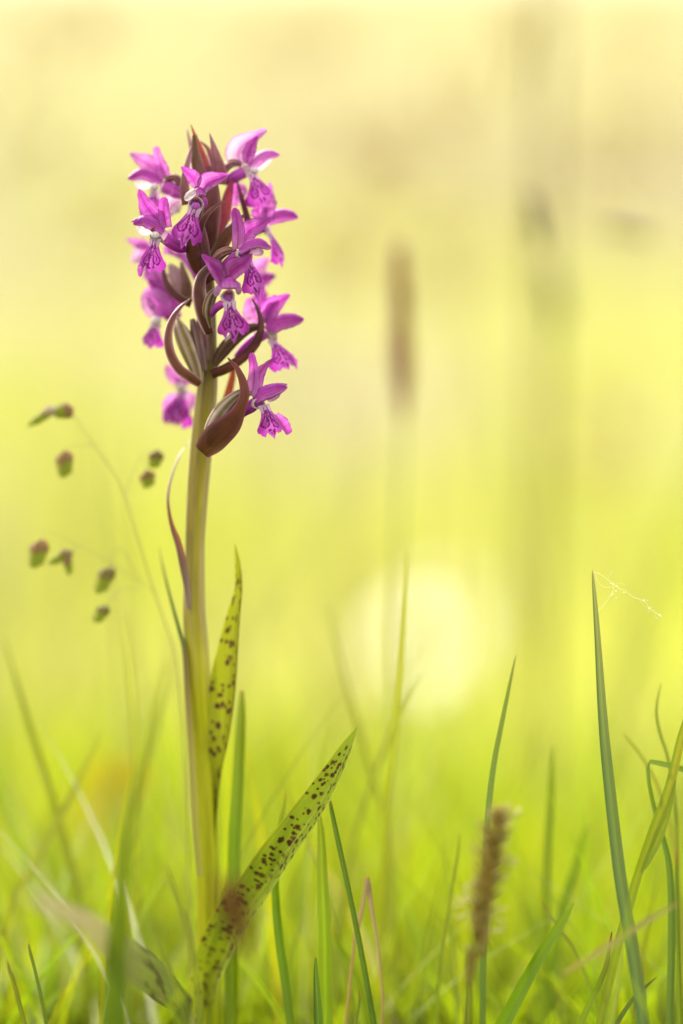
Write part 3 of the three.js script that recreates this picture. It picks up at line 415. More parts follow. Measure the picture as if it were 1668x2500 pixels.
// C: upper left, behind
flower();
sepal([[404, 436, -9], [396, 410, -9], [386, 380, -9], [380, 357, -9]], 24, [0, 0, 1], { t: MAGL, table: [[0, 0.9], [0.3, 1], [0.6, 0.75], [0.85, 0.6], [0.97, 0.5], [1, 0.2]] });
sepal([[390, 428, -11], [364, 402, -12], [340, 388, -12], [318, 373, -13]], 34, [0, 0.1, 1], { t: MAGL, e: PALE });
hood([[398, 440, -9], [370, 426, -9], [346, 418, -9], [322, 430, -9], [312, 436, -9]], 28, [0, 0.5, 0.9]);
petal([[370, 440, -10], [350, 448, -10], [330, 446, -10]], 30, [0, 0, 1]);
blob('column', [377, 456, -8], 20, 18, WHITE); petal([[402, 440, -9], [402, 456, -9], [396, 474, -9]], 22, [0.3, 0, 1], { b: PALE, t: CREAM });
lip([380, 464, -9], [368, 545, -9], 30, 66, { n: [-0.2, 0, 1], tex: 0 });
spur([[400, 452, -10, 34], [420, 462, -10, 36], [438, 472, -11, 32], [452, 484, -11, 10]], { t: MAGL });
sepal([[440, 490, -13], [420, 500, -13], [405, 530, -13]], 44, [0, 0, 1], { b: PALE, t: PALE, e: WHITE });
// D: upper right, behind
flower();
sepal([[592, 404, -10], [582, 372, -10], [606, 345, -10], [651, 317, -10]], 46, [-0.1, 0, 1], { b: PALE, t: MAGL, e: WHITE, arc: 0.7, table: [[0, 0.5], [0.2, 0.95], [0.4, 1], [0.6, 0.7], [0.8, 0.35], [0.95, 0.2], [1, 0.1]] });
sepal([[602, 400, -8], [610, 368, -8], [624, 340, -8], [630, 330, -8]], 24, [0, 0, 1], { b: MAG, t: MAG });
hood([[608, 406, -8], [630, 384, -8], [652, 372, -8], [676, 376, -8], [683, 377, -8]], 27, [0, 0.5, 0.9], { b: MAGL, t: MAG });
petal([[630, 412, -9], [644, 398, -9], [662, 382, -9]], 22, [0.2, 0, 1]);
blob('column', [622, 416, -8], 20, 16, WHITE); petal([[598, 404, -8], [602, 416, -8], [610, 430, -8]], 22, [-0.2, 0, 1], { b: PALE, t: CREAM });
lip([614, 422, -8], [644, 502, -8], 28, 76, { n: [0.35, 0, 1], tex: 1, cen: 0.05 });
spur([[596, 420, -9, 30], [576, 430, -9, 30], [558, 440, -10, 26], [548, 450, -10, 8]], { b: MAG, t: C('#c860c0') });
sepal([[420, 560, -16], [432, 590, -16], [440, 625, -16]], 44, [0, 0, 1], { b: MAG, t: MAGL });
sepal([[580, 446, -13], [576, 480, -13], [572, 506, -13]], 40, [0, 0, 1], { b: MAG, t: MAGL });
// E: right, behind
flower();
hood([[650, 540, -9], [672, 524, -9], [700, 520, -9], [722, 528, -9], [728, 532, -9]], 32, [0, 0.4, 0.9], { b: MAG, t: MAGD });
sepal([[650, 540, -9], [652, 505, -10], [657, 475, -11], [659, 445, -11]], 34, [0.1, 0, 1], { t: MAGL, table: [[0, 0.8], [0.4, 1], [0.6, 0.7], [0.8, 0.4], [1, 0.15]] });
sepal([[644, 538, -10], [634, 515, -11], [630, 492, -11]], 32, [-0.2, 0, 1]);
petal([[650, 546, -9], [652, 560, -9], [656, 574, -9]], 20, [0.2, 0, 1], { b: PALE, t: CREAM });
lip([656, 566, -9], [686, 652, -9], 26, 52, { n: [0.8, 0, 0.6], tex: 2, cen: 0.12 });
spur([[646, 552, -9, 26], [626, 562, -10, 26], [606, 575, -11, 14]]);
// H: right, lower middle
flower();
sepal([[634, 790, -12], [622, 768, -12], [613, 748, -12], [606, 726, -12]], 44, [0, 0, 1], { b: MAGL, t: MAGL, e: PALE });
sepal([[645, 770, -13], [636, 742, -13], [628, 715, -13]], 26, [0, 0, 1]);
sepal([[648, 790, -8], [660, 754, -8], [682, 736, -8], [708, 719, -8]], 36, [0.1, 0, 1]);
sepal([[646, 786, -9], [656, 750, -9], [674, 720, -9]], 26, [0, 0, 1]);
hood([[650, 806, -7], [676, 784, -7], [704, 776, -7], [732, 778, -7], [742, 780, -7]], 38, [0, 0.4, 0.9], { b: MAG, t: MAGD });
petal([[656, 804, -7], [664, 818, -7], [670, 834, -7]], 26, [0.2, 0, 1], { b: C('#cfa0b0'), t: CREAM });
lip([664, 828, -7], [700, 904, -7], 28, 70, { n: [0.5, 0, 0.9], tex: 3, cen: 0.05 });
sepal([[706, 866, -8], [716, 884, -8], [725, 902, -8]], 14, [0.6, 0, 0.7], { table: [[0, 0.7], [0.5, 1], [1, 0.15]], name: 'lip_lobe' });
spur([[650, 812, -8, 28], [624, 828, -8, 28], [596, 850, -9, 22], [572, 870, -9, 5]], { b: MAG, t: MAG });
// J: left, lower middle, blurred
flower();
sepal([[398, 726, -16], [384, 705, -16], [370, 690, -16], [358, 678, -16]], 22, [0, 0, 1]);
sepal([[412, 735, -17], [398, 710, -17], [386, 674, -17]], 30, [0, 0, 1], { t: MAGL });
sepal([[420, 750, -18], [428, 725, -18], [424, 700, -18]], 34, [0, 0, 1], { b: MAGL, t: MAGL });
hood([[404, 772, -14], [392, 742, -14], [372, 722, -14], [356, 716, -14]], 48, [-0.2, 0.2, 1], { b: MAG, t: MAGL, arc: -0.8 });
petal([[376, 772, -15], [360, 748, -15], [352, 716, -15]], 30, [-0.3, 0, 1], { b: PALE, t: MAGL });
blob('column', [382, 783, -14], 26, 22, WHITE);
lip([381, 790, -14], [368, 852, -14], 32, 60, { n: [-0.4, 0, 1], tex: 4, cen: 0.05 });
spur([[400, 772, -16, 26], [420, 765, -16, 28], [440, 770, -17, 14]], { t: MAGL });
sepal([[432, 765, -19], [408, 738, -19], [378, 718, -19], [350, 712, -19]], 58, [-0.2, 0, 1], { b: MAG, t: MAGL, e: PALE });
sepal([[395, 700, -18], [380, 668, -18], [372, 648, -18]], 40, [0, 0, 1], { b: MAG, t: MAGL });
// K: lowest left, far side of the stem
flower();
sepal([[440, 965, -24], [420, 1000, -24], [400, 1030, -24]], 40, [-0.3, 0, 1], { b: MAGL, t: MAGL });
sepal([[446, 935, -22], [424, 915, -22], [404, 892, -23]], 30, [0, 0, 1], { b: MAGL, t: MAGL });
hood([[460, 940, -22], [446, 926, -22], [430, 920, -22], [420, 925, -22]], 22, [0, 0.5, 0.9]);
blob('column', [441, 943, -22], 26, 22, WHITE);
lip([450, 950, -22], [424, 1046, -22], 36, 84, { n: [-0.4, 0, 1], tex: 2, cen: -0.05 });
sepal([[470, 960, -24], [462, 985, -24], [458, 1010, -24]], 30, [0, 0, 1], { b: MAGL, t: PALE });
// L: left, behind the upper left flower
flower();
sepal([[368, 606, -22], [345, 598, -22], [325, 590, -22], [308, 584, -22]], 22, [0, 0.1, 1], { t: MAGL });
sepal([[372, 612, -23], [350, 622, -23], [332, 632, -23], [322, 640, -23]], 46, [0, 0, 1], { b: MAGL, t: PALE, e: WHITE });
lip([385, 625, -22], [370, 690, -22], 30, 60, { n: [-0.3, 0, 1], tex: 1 });
spur([[400, 608, -18, 24], [425, 612, -18, 26], [450, 628, -17, 24], [470, 655, -15, 22], [486, 690, -14, 16], [490, 702, -14, 4]], { b: MAGL, t: MAG });
// M: right, behind
flower();
sepal([[628, 690, -20], [624, 665, -20], [640, 645, -20], [658, 632, -20]], 38, [0, 0, 1], { b: MAGL, t: MAGL, e: PALE });
hood([[630, 688, -18], [648, 676, -18], [664, 674, -18], [672, 678, -18]], 30, [0, 0.4, 0.9], { b: MAG, t: MAGD });
lip([632, 690, -19], [640, 745, -19], 26, 50, { n: [0.5, 0, 0.9], tex: 0 });
sepal([[536, 545, -12], [556, 530, -12], [572, 512, -12]], 18, [0, 0, 1], { b: MAGL, t: MAGL });
petal([[470, 445, -10], [469, 415, -10], [470, 385, -10]], 26, [0, 0, 1], { b: PALE, t: WHITE });
petal([[514, 420, -10], [512, 395, -10], [508, 375, -10]], 16, [0, 0, 1], { b: PALE, t: CREAM });

// ------------------------------------------------------------------ single blades of grass one can follow to the ground
seed = 5150; SQ = 1;
const TIPB = C('#c79a5a');
function blade(name, pts, o, label, group) {
  const q = pts[0], at = P(...pts[pts.length - 1]); at.y = Math.max(0, at.y - 0.005);
  const base = o.base || C('#a9c41e'), mid = o.mid || C('#8fb024'), tip = o.tip || mid;
  return single(name, sheet(pts, { n: o.n || [rr(-0.4, 0.4), 0, 1], fold: o.fold ?? 0.5, nu: o.nu ?? 6, nv: 40, vm: 0.03, wave: 0.03, col: (u, v) => { let c = ramp([[0, o.end || TIPB], [o.endAt ?? 0.025, tip], [0.4, mid], [1, base]], v); if (o.keel && Math.abs(u) < 0.2) c = c.map(x => x * 1.25); if (o.dark) c = mix3(c, o.dark, sm(0.1, 0.9, u)); return [c[0] * 1.3, c[1] * 1.24, c[2] * 0.85]; } }), o.mat || bladeMat, at, label, o.cat || 'grass shoot', group);
}
const GREY = C('#8fa85c'), GREYD = C('#7f9a50'), LIME = C('#c2cf2e'), DEEP = C('#7aa018'), DARK = C('#5f8418');
blade('grass_shoot', [[1447, 1394, 0, 3], [1451, 1440, 0, 9], [1459, 1546, 1, 15], [1474, 1766, 3, 24], [1494, 1962, 6, 29], [1518, 2157, 9, 31], [1552, 2353, 13, 32], [1580, 2560, 17, 30]], { tip: C('#c4c88a'), mid: GREY, base: GREYD, dark: C('#5f8238'), end: C('#e8c4a0'), n: [-0.2, 0, 1] }, 'tall grey green grass blade with a cobweb on its tip');
blade('grass_shoot', [[1700, 1690, -3, 10], [1668, 1790, -2, 20], [1636, 1923, -1, 24], [1601, 2020, 0, 26], [1567, 2113, 0, 22], [1543, 2192, 0, 23], [1508, 2319, 0, 22], [1469, 2490, 0, 22], [1448, 2570, 0, 22]], { tip: C('#d2d03a'), mid: LIME, base: C('#a8b43a'), dark: C('#9ab42a'), n: [-0.3, 0, 1], fold: 0.7 }, 'thick yellow green grass stalk leaning out of the right edge');
blade('sheath_leaf', [[1650, 1905, 1, 4], [1632, 1980, 1, 16], [1606, 2050, 1, 24], [1580, 2105, 1, 16], [1566, 2130, 1, 4]], { mid: C('#b4c82c'), tip: C('#a4bc2a'), base: C('#a0b830') }, 'narrow leaf clasping the thick stalk by the right edge');
blade('grass_shoot', [[1690, 1886, -4, 14], [1640, 1871, -4, 14], [1600, 1862, -4, 13], [1583, 1862, -4, 10], [1583, 1885, -4, 9], [1586, 1915, -4, 10], [1599, 1976, -5, 11], [1619, 2045, -5, 13], [1636, 2123, -5, 16], [1641, 2280, -5, 19], [1636, 2495, -5, 20], [1634, 2570, -5, 20]], { mid: C('#86a83c'), tip: C('#9ab848'), base: C('#7f9f44'), n: [-0.3, 0.3, 1] }, 'grass blade snapped over in a sharp bend at the right edge');
blade('grass_shoot', [[1614, 1668, -11, 2], [1602, 1732, -11, 7], [1611, 1790, -11, 9], [1631, 1854, -11, 9], [1650, 1990, -11, 10], [1656, 2300, -12, 12], [1656, 2580, -12, 12]], { mid: C('#a8b848'), base: C('#93a83c') }, 'thin curved grass tip above the snapped blade');
blade('grass_shoot', [[1652, 2075, -7, 3], [1652, 2140, -7, 9], [1656, 2300, -6, 12], [1664, 2570, -6, 12]], { end: C('#e0863c'), endAt: 0.12, mid: C('#96ae38') }, 'short blade with an orange tip in the right corner');
blade('grass_shoot', [[1523, 1790, -16, 2], [1548, 1822, -16, 8], [1577, 1864, -16, 9], [1611, 1937, -16, 10], [1650, 2100, -17, 10], [1672, 2400, -18, 10], [1676, 2590, -18, 10]], { mid: C('#bcc24a'), base: C('#a5b03c') }, 'soft thin blade curving down behind the thick stalk');
blade('grass_shoot', [[1259, 1599, -5, 3], [1246, 1660, -5, 8], [1229, 1742, -5, 12], [1205, 1864, -5, 15], [1190, 2001, -5, 17], [1180, 2250, -6, 18], [1176, 2580, -8, 18]], { mid: C('#8ca858'), tip: C('#9ab050'), base: C('#7ea040'), end: C('#e6d68a') }, 'grey green blade rising behind the brown sedge spike');
blade('grass_shoot', [[1401, 2204, 9, 4], [1384, 2232, 9, 15], [1361, 2265, 9, 22], [1303, 2358, 9, 31], [1229, 2495, 9, 36], [1190, 2570, 9, 36]], { mid: C('#8eb81c'), tip: C('#a2c034'), base: C('#86ae18') }, 'broad bright green blade slanting up to the right');
blade('grass_shoot', [[1322, 2201, -13, 2], [1345, 2240, -13, 7], [1410, 2334, -13, 9], [1459, 2471, -13, 11], [1486, 2580, -13, 11]], { mid: C('#9aa83a'), end: C('#b0703c'), endAt: 0.12 }, 'thin brown tipped blade crossing the broad green one');
blade('dry_leaf', [[1655, 2206, 34, 5], [1600, 2236, 34, 13], [1547, 2270, 34, 15], [1460, 2325, 34, 14], [1400, 2362, 34, 11], [1376, 2376, 34, 3]], { mid: C('#a8a46a'), base: C('#c0b070'), mat: strawMat, cat: 'dead leaf' }, 'blurred grey brown leaf lying across the blades at lower right');
blade('grass_shoot', [[1494, 2275, 3, 3], [1488, 2315, 3, 9], [1480, 2360, 3, 13], [1459, 2412, 2, 15], [1420, 2495, 2, 17], [1395, 2575, 2, 17]], { end: C('#a8483c'), endAt: 0.16, tip: C('#9a9a3c'), mid: C('#93ac2c') }, 'short blade with a red brown tip at lower right');
blade('grass_shoot', [[1604, 2385, 1, 2], [1580, 2406, 1, 7], [1547, 2437, 1, 10], [1508, 2495, 1, 12], [1470, 2570, 1, 12]], { mid: C('#7c923c'), base: C('#74903c') }, 'dark thin blade low in the right corner');
blade('grass_shoot', [[1520, 2310, -6, 4], [1513, 2380, -6, 10], [1494, 2495, -6, 13], [1484, 2580, -6, 13]], { mid: C('#d0d46c'), base: C('#c2ca5c') }, 'pale dry sheath between the two tall blades at right');
blade('grass_shoot', [[1122, 2035, -15, 2], [1117, 2090, -15, 7], [1097, 2206, -15, 8], [1073, 2368, -15, 10], [1060, 2590, -16, 10]], { mid: C('#a4b83c'), end: C('#d6a050') }, 'thin blurred blade left of the brown sedge spike');
blade('grass_shoot', [[699, 1937, -9, 3], [694, 1970, -9, 9], [685, 2010, -9, 12], [674, 2100, -9, 16], [673, 2194, -9, 20], [683, 2305, -9, 22], [702, 2439, -9, 22], [716, 2570, -9, 22]], { mid: C('#86b01a'), tip: C('#a9bd2c'), base: C('#7fa618'), end: C('#dca030') }, 'green blade rising behind the slanting spotted leaf');
blade('grass_shoot', [[592, 1686, -18, 8], [590, 1750, -18, 22], [584, 1865, -18, 29], [576, 1999, -18, 32], [572, 2133, -18, 32], [568, 2330, -19, 32], [566, 2590, -20, 30]], { mid: C('#8fb41c'), tip: C('#a8bc3a'), base: C('#a2bc22') }, 'soft broad green blade just right of the orchid stem');
blade('grass_shoot', [[779, 1985, -6, 8], [784, 2040, -6, 18], [787, 2133, -6, 26], [793, 2286, -6, 32], [795, 2496, -7, 35], [795, 2580, -7, 35]], { mid: C('#a6c41c'), tip: C('#a8bc2c'), base: C('#98bc18'), keel: 1, fold: 0.35, nu: 10 }, 'bright striped blade standing under the spotted leaf tip');
blade('grass_shoot', [[806, 1955, -1, 6], [811, 1985, -1, 11], [832, 2083, -1, 13], [855, 2190, -1, 13], [882, 2324, -1, 14], [909, 2477, -1, 15], [925, 2580, -1, 15]], { mid: C('#7a9c30'), tip: C('#80a038'), base: C('#74982c'), fold: 0.9 }, 'slim dark green stalk leaning right beneath the leaf tip');
blade('dead_straw', [[897, 2144, -7, 13], [893, 2171, -7, 11], [880, 2240, -7, 11], [867, 2293, -7, 10], [855, 2401, -7, 10], [844, 2496, -7, 10], [838, 2580, -7, 10]], { mid: C('#b8a468'), tip: C('#bda88a'), base: C('#b4a450'), mat: strawMat, cat: 'straw' }, 'left arm of the bent tan straw');
blade('dead_straw', [[897, 2142, -6, 14], [903, 2175, -6, 14], [909, 2221, -6, 11], [922, 2300, -6, 9], [930, 2375, -6, 8], [935, 2458, -6, 8], [930, 2580, -6, 8]], { mid: C('#c2ac80'), tip: C('#b49c84'), base: C('#b4a450'), mat: strawMat, cat: 'straw' }, 'right arm of the bent tan straw, hanging down');
blade('grass_shoot', [[771, 2335, 3, 3], [771, 2365, 3, 10], [773, 2420, 3, 17], [777, 2496, 3, 23], [780, 2575, 3, 25]], { mid: C('#84a82c'), base: C('#76a024'), dark: C('#55801c'), end: C('#e2d27a'), keel: 1 }, 'short sharp striped blade at the bottom edge');
blade('grass_shoot', [[808, 2262, -24, 6], [816, 2285, -24, 16], [834, 2320, -24, 20], [860, 2365, -24, 22], [890, 2470, -24, 24], [905, 2600, -24, 24]], { end: C('#e8d23c'), endAt: 0.1, mid: C('#a6c41c') }, 'yellow tipped blurred blade by the bent straw');
blade('grass_shoot', [[876, 2416, 0, 2], [878, 2440, 0, 6], [874, 2470, 0, 7], [868, 2500, 0, 8], [862, 2575, 0, 8]], { end: C('#d07a28'), endAt: 0.15, mid: C('#7f9a24') }, 'tiny orange tipped blade between the straws');
blade('grass_shoot', [[997, 1346, -38, 3], [991, 1480, -38, 10], [979, 1649, -38, 15], [957, 1862, -38, 17], [938, 2100, -38, 19], [930, 2650, -40, 20]], { end: C('#dcdc50'), mid: C('#d0dc30'), tip: C('#e0e440'), base: C('#b2c030') }, 'upright yellow blade blurred before the white spot of light');
blade('grass_shoot', [[800, 1480, -60, 3], [850, 1680, -60, 12], [905, 1880, -60, 16], [945, 2050, -60, 18], [985, 2700, -62, 18]], { mid: C('#b6c048'), base: C('#a2b23a') }, 'blurred blade leaning right under the white spot of light');
blade('grass_shoot', [[1030, 1640, -50, 2], [985, 1720, -50, 9], [930, 1850, -50, 12], [880, 2000, -50, 14], [830, 2250, -50, 16], [800, 2680, -52, 16]], { mid: C('#b0bc48'), base: C('#9cb03a') }, 'thin blurred blade crossing to the lower left of the white spot');
blade('grass_shoot', [[1352, 1820, -32, 4], [1346, 1940, -32, 20], [1335, 2150, -32, 24], [1325, 2640, -34, 26]], { mid: C('#a4bc2c'), base: C('#94b41c') }, 'blurred upright blade right of the brown sedge spike');
blade('grass_shoot', [[1436, 2010, -45, 3], [1400, 2130, -45, 18], [1360, 2300, -45, 22], [1320, 2660, -46, 24]], { mid: C('#8cb01e'), base: C('#84ac14') }, 'dark blurred blade left of the tall grey green one');
blade('grass_shoot', [[19, 2346, -4, 3], [24, 2368, -4, 9], [36, 2400, -4, 11], [60, 2496, -4, 13], [76, 2575, -4, 13]], { mid: C('#a0a834'), end: C('#e0b060'), fold: 0.9 }, 'tan tipped blade in the lower left corner');
blade('grass_shoot', [[70, 2303, -2, 3], [75, 2330, -2, 8], [84, 2364, -2, 8], [102, 2442, -2, 9], [112, 2496, -2, 10], [126, 2575, -2, 10]], { mid: C('#7f962c'), base: C('#7c9420'), end: C('#d8b070') }, 'dark thin blade near the lower left corner');
blade('grass_shoot', [[412, 1615, 66, 4], [380, 1760, 66, 15], [344, 1900, 64, 20], [312, 2027, 62, 24], [297, 2187, 60, 36], [287, 2314, 58, 50], [281, 2496, 56, 54], [279, 2640, 54, 54]], { mid: C('#96ac2a'), tip: C('#b4bc50'), base: C('#5f8410') }, 'large blurred green blade nearest to us left of the orchid');
blade('grass_shoot', [[395, 2432, 22, 8], [415, 2452, 22, 15], [446, 2490, 22, 17], [490, 2570, 22, 18]], { mid: C('#9cb428'), end: C('#d8b080'), endAt: 0.12 }, 'small blurred blade in front of the orchid foot');
blade('grass_shoot', [[405, 2110, 30, 2], [425, 2170, 30, 9], [446, 2230, 30, 12], [468, 2320, 30, 14], [484, 2440, 30, 15], [490, 2620, 30, 15]], { mid: C('#9aa834'), base: C('#8a9c1c') }, 'soft blade rising left against the foot of the orchid stem');
blade('grass_shoot', [[372, 2260, 24, 3], [400, 2330, 24, 10], [430, 2410, 24, 12], [456, 2500, 24, 14], [474, 2600, 24, 14]], { mid: C('#a4b43a'), base: C('#8aa420') }, 'pale blurred blade under the drooping leaf');
blade('grass_shoot', [[12, 1560, -48, 3], [70, 1760, -48, 16], [140, 1990, -48, 20], [190, 2200, -48, 22], [236, 2680, -50, 24]], { mid: C('#aebb3c'), base: C('#98aa1c') }, 'long blurred blade leaning right near the left edge');
blade('grass_shoot', [[250, 1780, -40, 2], [180, 1930, -40, 14], [90, 2100, -40, 18], [10, 2270, -40, 20], [-70, 2660, -42, 20]], { mid: C('#bcc64a'), base: C('#a6b43a') }, 'long blurred blade leaning left at the left edge');
blade('grass_shoot', [[300, 1500, -62, 3], [318, 1650, -62, 12], [330, 1900, -62, 14], [335, 2700, -64, 16]], { mid: C('#c4cc4a'), base: C('#aebc30') }, 'faint upright blade far left of the orchid leaf');

// cobweb on the tall blade
{
  const w = thing('cobweb', P(1451, 1440, 0.6), 'torn white cobweb hanging from the tip of the tall grey green blade', 'cobweb');
  const white = C('#fdfbe6', 1.5), th = (p, wd) => stalk(p.map(q => [q[0], q[1], 0.6 + (q[2] || 0), wd * 0.42 * rr(0.7, 1.2)]), { nu: 5, nv: 24, col: () => white });
  part('thread', mergeGeometries([th([[1448, 1397], [1462, 1400], [1480, 1412], [1499, 1428], [1512, 1437], [1528, 1443], [1546, 1458], [1572, 1467], [1590, 1488], [1612, 1503]], 1.8), th([[1460, 1492, -1], [1472, 1480], [1486, 1462], [1496, 1444], [1499, 1428]], 1.5), th([[1454, 1402], [1462, 1424], [1478, 1434], [1499, 1432]], 1.1), th([[1484, 1414], [1492, 1398], [1498, 1393]], 0.9), th([[1506, 1424], [1518, 1424], [1526, 1430]], 1.1), th([[1600, 1495], [1600, 1506], [1606, 1510]], 1.0), th([[1560, 1464], [1574, 1480], [1592, 1484]], 1.0)]), silkMat, w);
  for (let i = 0; i < 26; i++) {
    const L = [[1499, 1428], [1528, 1443], [1572, 1467], [1578, 1478], [1590, 1488], [1612, 1503], [1496, 1446], [1500, 1456]], q = L[Math.floor(rnd() * L.length)], s = rr(1.4, 4.4) * PX / 2, g = new THREE.IcosahedronGeometry(s, 1), o = P(q[0] + rr(-9, 9), q[1] + rr(-5, 6), 0.6 + rr(-0.5, 0.5));
    g.scale(rr(0.7, 1.5), rr(0.6, 1.2), 1); g.translate(o.x, o.y, o.z); const n = g.attributes.position.count; g.setAttribute('color', new THREE.Float32BufferAttribute(Array.from({ length: n }, () => white).flat(), 3)); part('speck', g, silkMat, w);
  }
}
// ------------------------------------------------------------------ quaking grass at left
{
  const q = thing('quaking_grass', P(470, 2600, -32), 'quaking grass with hanging olive and purple spikelets left of the orchid', 'grass plant');
  const sc = C('#ccb484'), D0 = -25, tw = (p, w0, w1) => stalk(p.map((a, i) => [a[0], a[1], D0 + (a[2] || 0), lerp(w0, w1, i / (p.length - 1)) * 0.6]), { nu: 6, nv: 40, col: () => sc });
  part('stem', tw([[472, 2600, -5], [462, 2200, -4], [448, 1800, -3], [430, 1620, -2], [409, 1538], [377, 1444], [334, 1306], [305, 1208], [277, 1151], [228, 1085], [191, 1030], [173, 999], [168, 1000]], 6, 2.2), strawMat, q);
  for (const b of [[[228, 1085], [191, 1088], [170, 1089], [158, 1100], [157, 1106]], [[306, 1208], [326, 1151], [346, 1113], [372, 1096], [378, 1105]], [[346, 1113], [352, 1130], [360, 1152]], [[377, 1444], [323, 1409], [277, 1378], [230, 1350], [191, 1332], [159, 1314], [116, 1297], [104, 1306], [100, 1324]], [[191, 1332], [178, 1340], [170, 1346]], [[345, 1420], [311, 1358], [298, 1340], [280, 1346], [270, 1375], [268, 1388]], [[340, 1440], [306, 1436], [284, 1448], [270, 1466], [258, 1482]], [[173, 999], [150, 990], [136, 992]]]) part('branch', tw(b, 2.6, 1.8), strawMat, q);
  const brown = C('#b07c64', 1.35), olive = C('#a8b438', 1.6), rim = C('#d8b09a', 1.2);
  function spikelet(x0, y0, x1, y1, w, flat, top) {
    const gs = [], n = 6, L = Math.hypot(x1 - x0, y1 - y0), ux = (x1 - x0) / L, uy = (y1 - y0) / L, px = -uy, py = ux;
    const lay = (cx, cy, dx, dy, len, ww, d, nn, arc, ca, cb) => gs.push(sheet([[cx - dx * len * 0.5, cy - dy * len * 0.5, d, ww * 0.35], [cx - dx * len * 0.2, cy - dy * len * 0.2, d + 0.4, ww * 0.95], [cx + dx * len * 0.2, cy + dy * len * 0.2, d + 0.4, ww], [cx + dx * len * 0.5, cy + dy * len * 0.5, d, ww * 0.2]], { n: nn, arc, nu: 8, nv: 8, col: (u, v) => mix3(mix3(ca, cb, v), rim, Math.pow(Math.abs(u), 4) * 0.4) }));
    for (let i = 0; i < n; i++) { // overlapping scales, alternately left and right
      const t = i / (n - 1), s = i % 2 ? 1 : -1, len = L * lerp(0.5, 0.42, t), ww = w * lerp(0.86, 0.6, t) * flat, cx = x0 + ux * L * lerp(0.2, 0.76, t) + px * s * w * 0.1, cy = y0 + uy * L * lerp(0.2, 0.76, t) + py * s * w * 0.1, a = s * 0.22, dx = ux * Math.cos(a) - uy * Math.sin(a) * -1, dy = uy * Math.cos(a) + ux * Math.sin(a) * -1;
      const ca = t < 0.3 ? (top || brown) : mix3(top || brown, olive, sm(0.1, 0.45, t)), cb = t < 0.25 ? mix3(brown, olive, 0.4) : olive;
      lay(cx, cy, dx, dy, len, ww, D0 + 0.6 - t * 0.3 + (s > 0 ? 0.2 : 0), [s * 0.35, 0.1, 1], -1.2, ca, cb);
      lay(cx, cy, dx, dy, len, ww, D0 - 1.2, [s * 0.35, 0.1, -1], -1.2, ca, cb);
    }
    part('spikelet', mergeGeometries(gs), bractMat, q);
  }
  const A = [[138, 992, 66, 1043, 26, 0.8, C('#e0c4b4', 1.3)], [176, 1000, 128, 1008, 36, 1], [156, 1104, 160, 1168, 38, 1], [384, 1103, 374, 1144, 32, 1, C('#5c2f20')], [358, 1152, 364, 1191, 34, 1, C('#9a5034')], [100, 1320, 84, 1390, 40, 1], [173, 1344, 118, 1379, 26, 0.85, C('#a8906a')], [162, 1358, 172, 1406, 22, 0.9], [268, 1386, 239, 1453, 34, 1, C('#8a8048')], [258, 1480, 233, 1522, 28, 1, C('#80802c')]];
  for (const a of A) spikelet(...a);
}
// ------------------------------------------------------------------ other flowering grasses and flowers
function spikeHead(parent, pts, o) { // many small scales round an axis
  const s = sampler(pts), gs = [], n = o.n;
  for (let i = 0; i < n; i++) {
    const v = (i + 0.5) / n, q = s.at(v), a = i * 2.39996, w = q[3] * (0.9 + 0.3 * rnd()), L = o.len * rr(0.8, 1.2), up = s.at(Math.max(0, v - 0.03)), dx = up[0] - q[0], dy = up[1] - q[1], l = Math.hypot(dx, dy) || 1;
    const ox = Math.cos(a) * w * 0.5, oz = Math.sin(a) * w * 0.5 * PX / MM, c = mix3(o.a, o.b, rnd());
    gs.push(sheet([[q[0] + ox * 0.45, q[1] , q[2] + oz * 0.45, o.w * 0.4], [q[0] + ox * 0.85 + dx / l * L * 0.45 + rr(-2, 2), q[1] + dy / l * L * 0.45, q[2] + oz * 0.85, o.w], [q[0] + ox * (o.flare ?? 1.05) * rr(0.8, 1.2) + dx / l * L, q[1] + dy / l * L, q[2] + oz * (o.flare ?? 1.05), o.w * 0.12]], { n: [Math.cos(a), 0.1, Math.sin(a) + 0.2], arc: -0.9, nu: 4, nv: 5, col: (u, v2) => mix3(c, o.tip, Math.pow(v2, 3)) }));
  }
  part(o.name || 'flower_head', mergeGeometries(gs), o.mat || bractMat, parent);
}
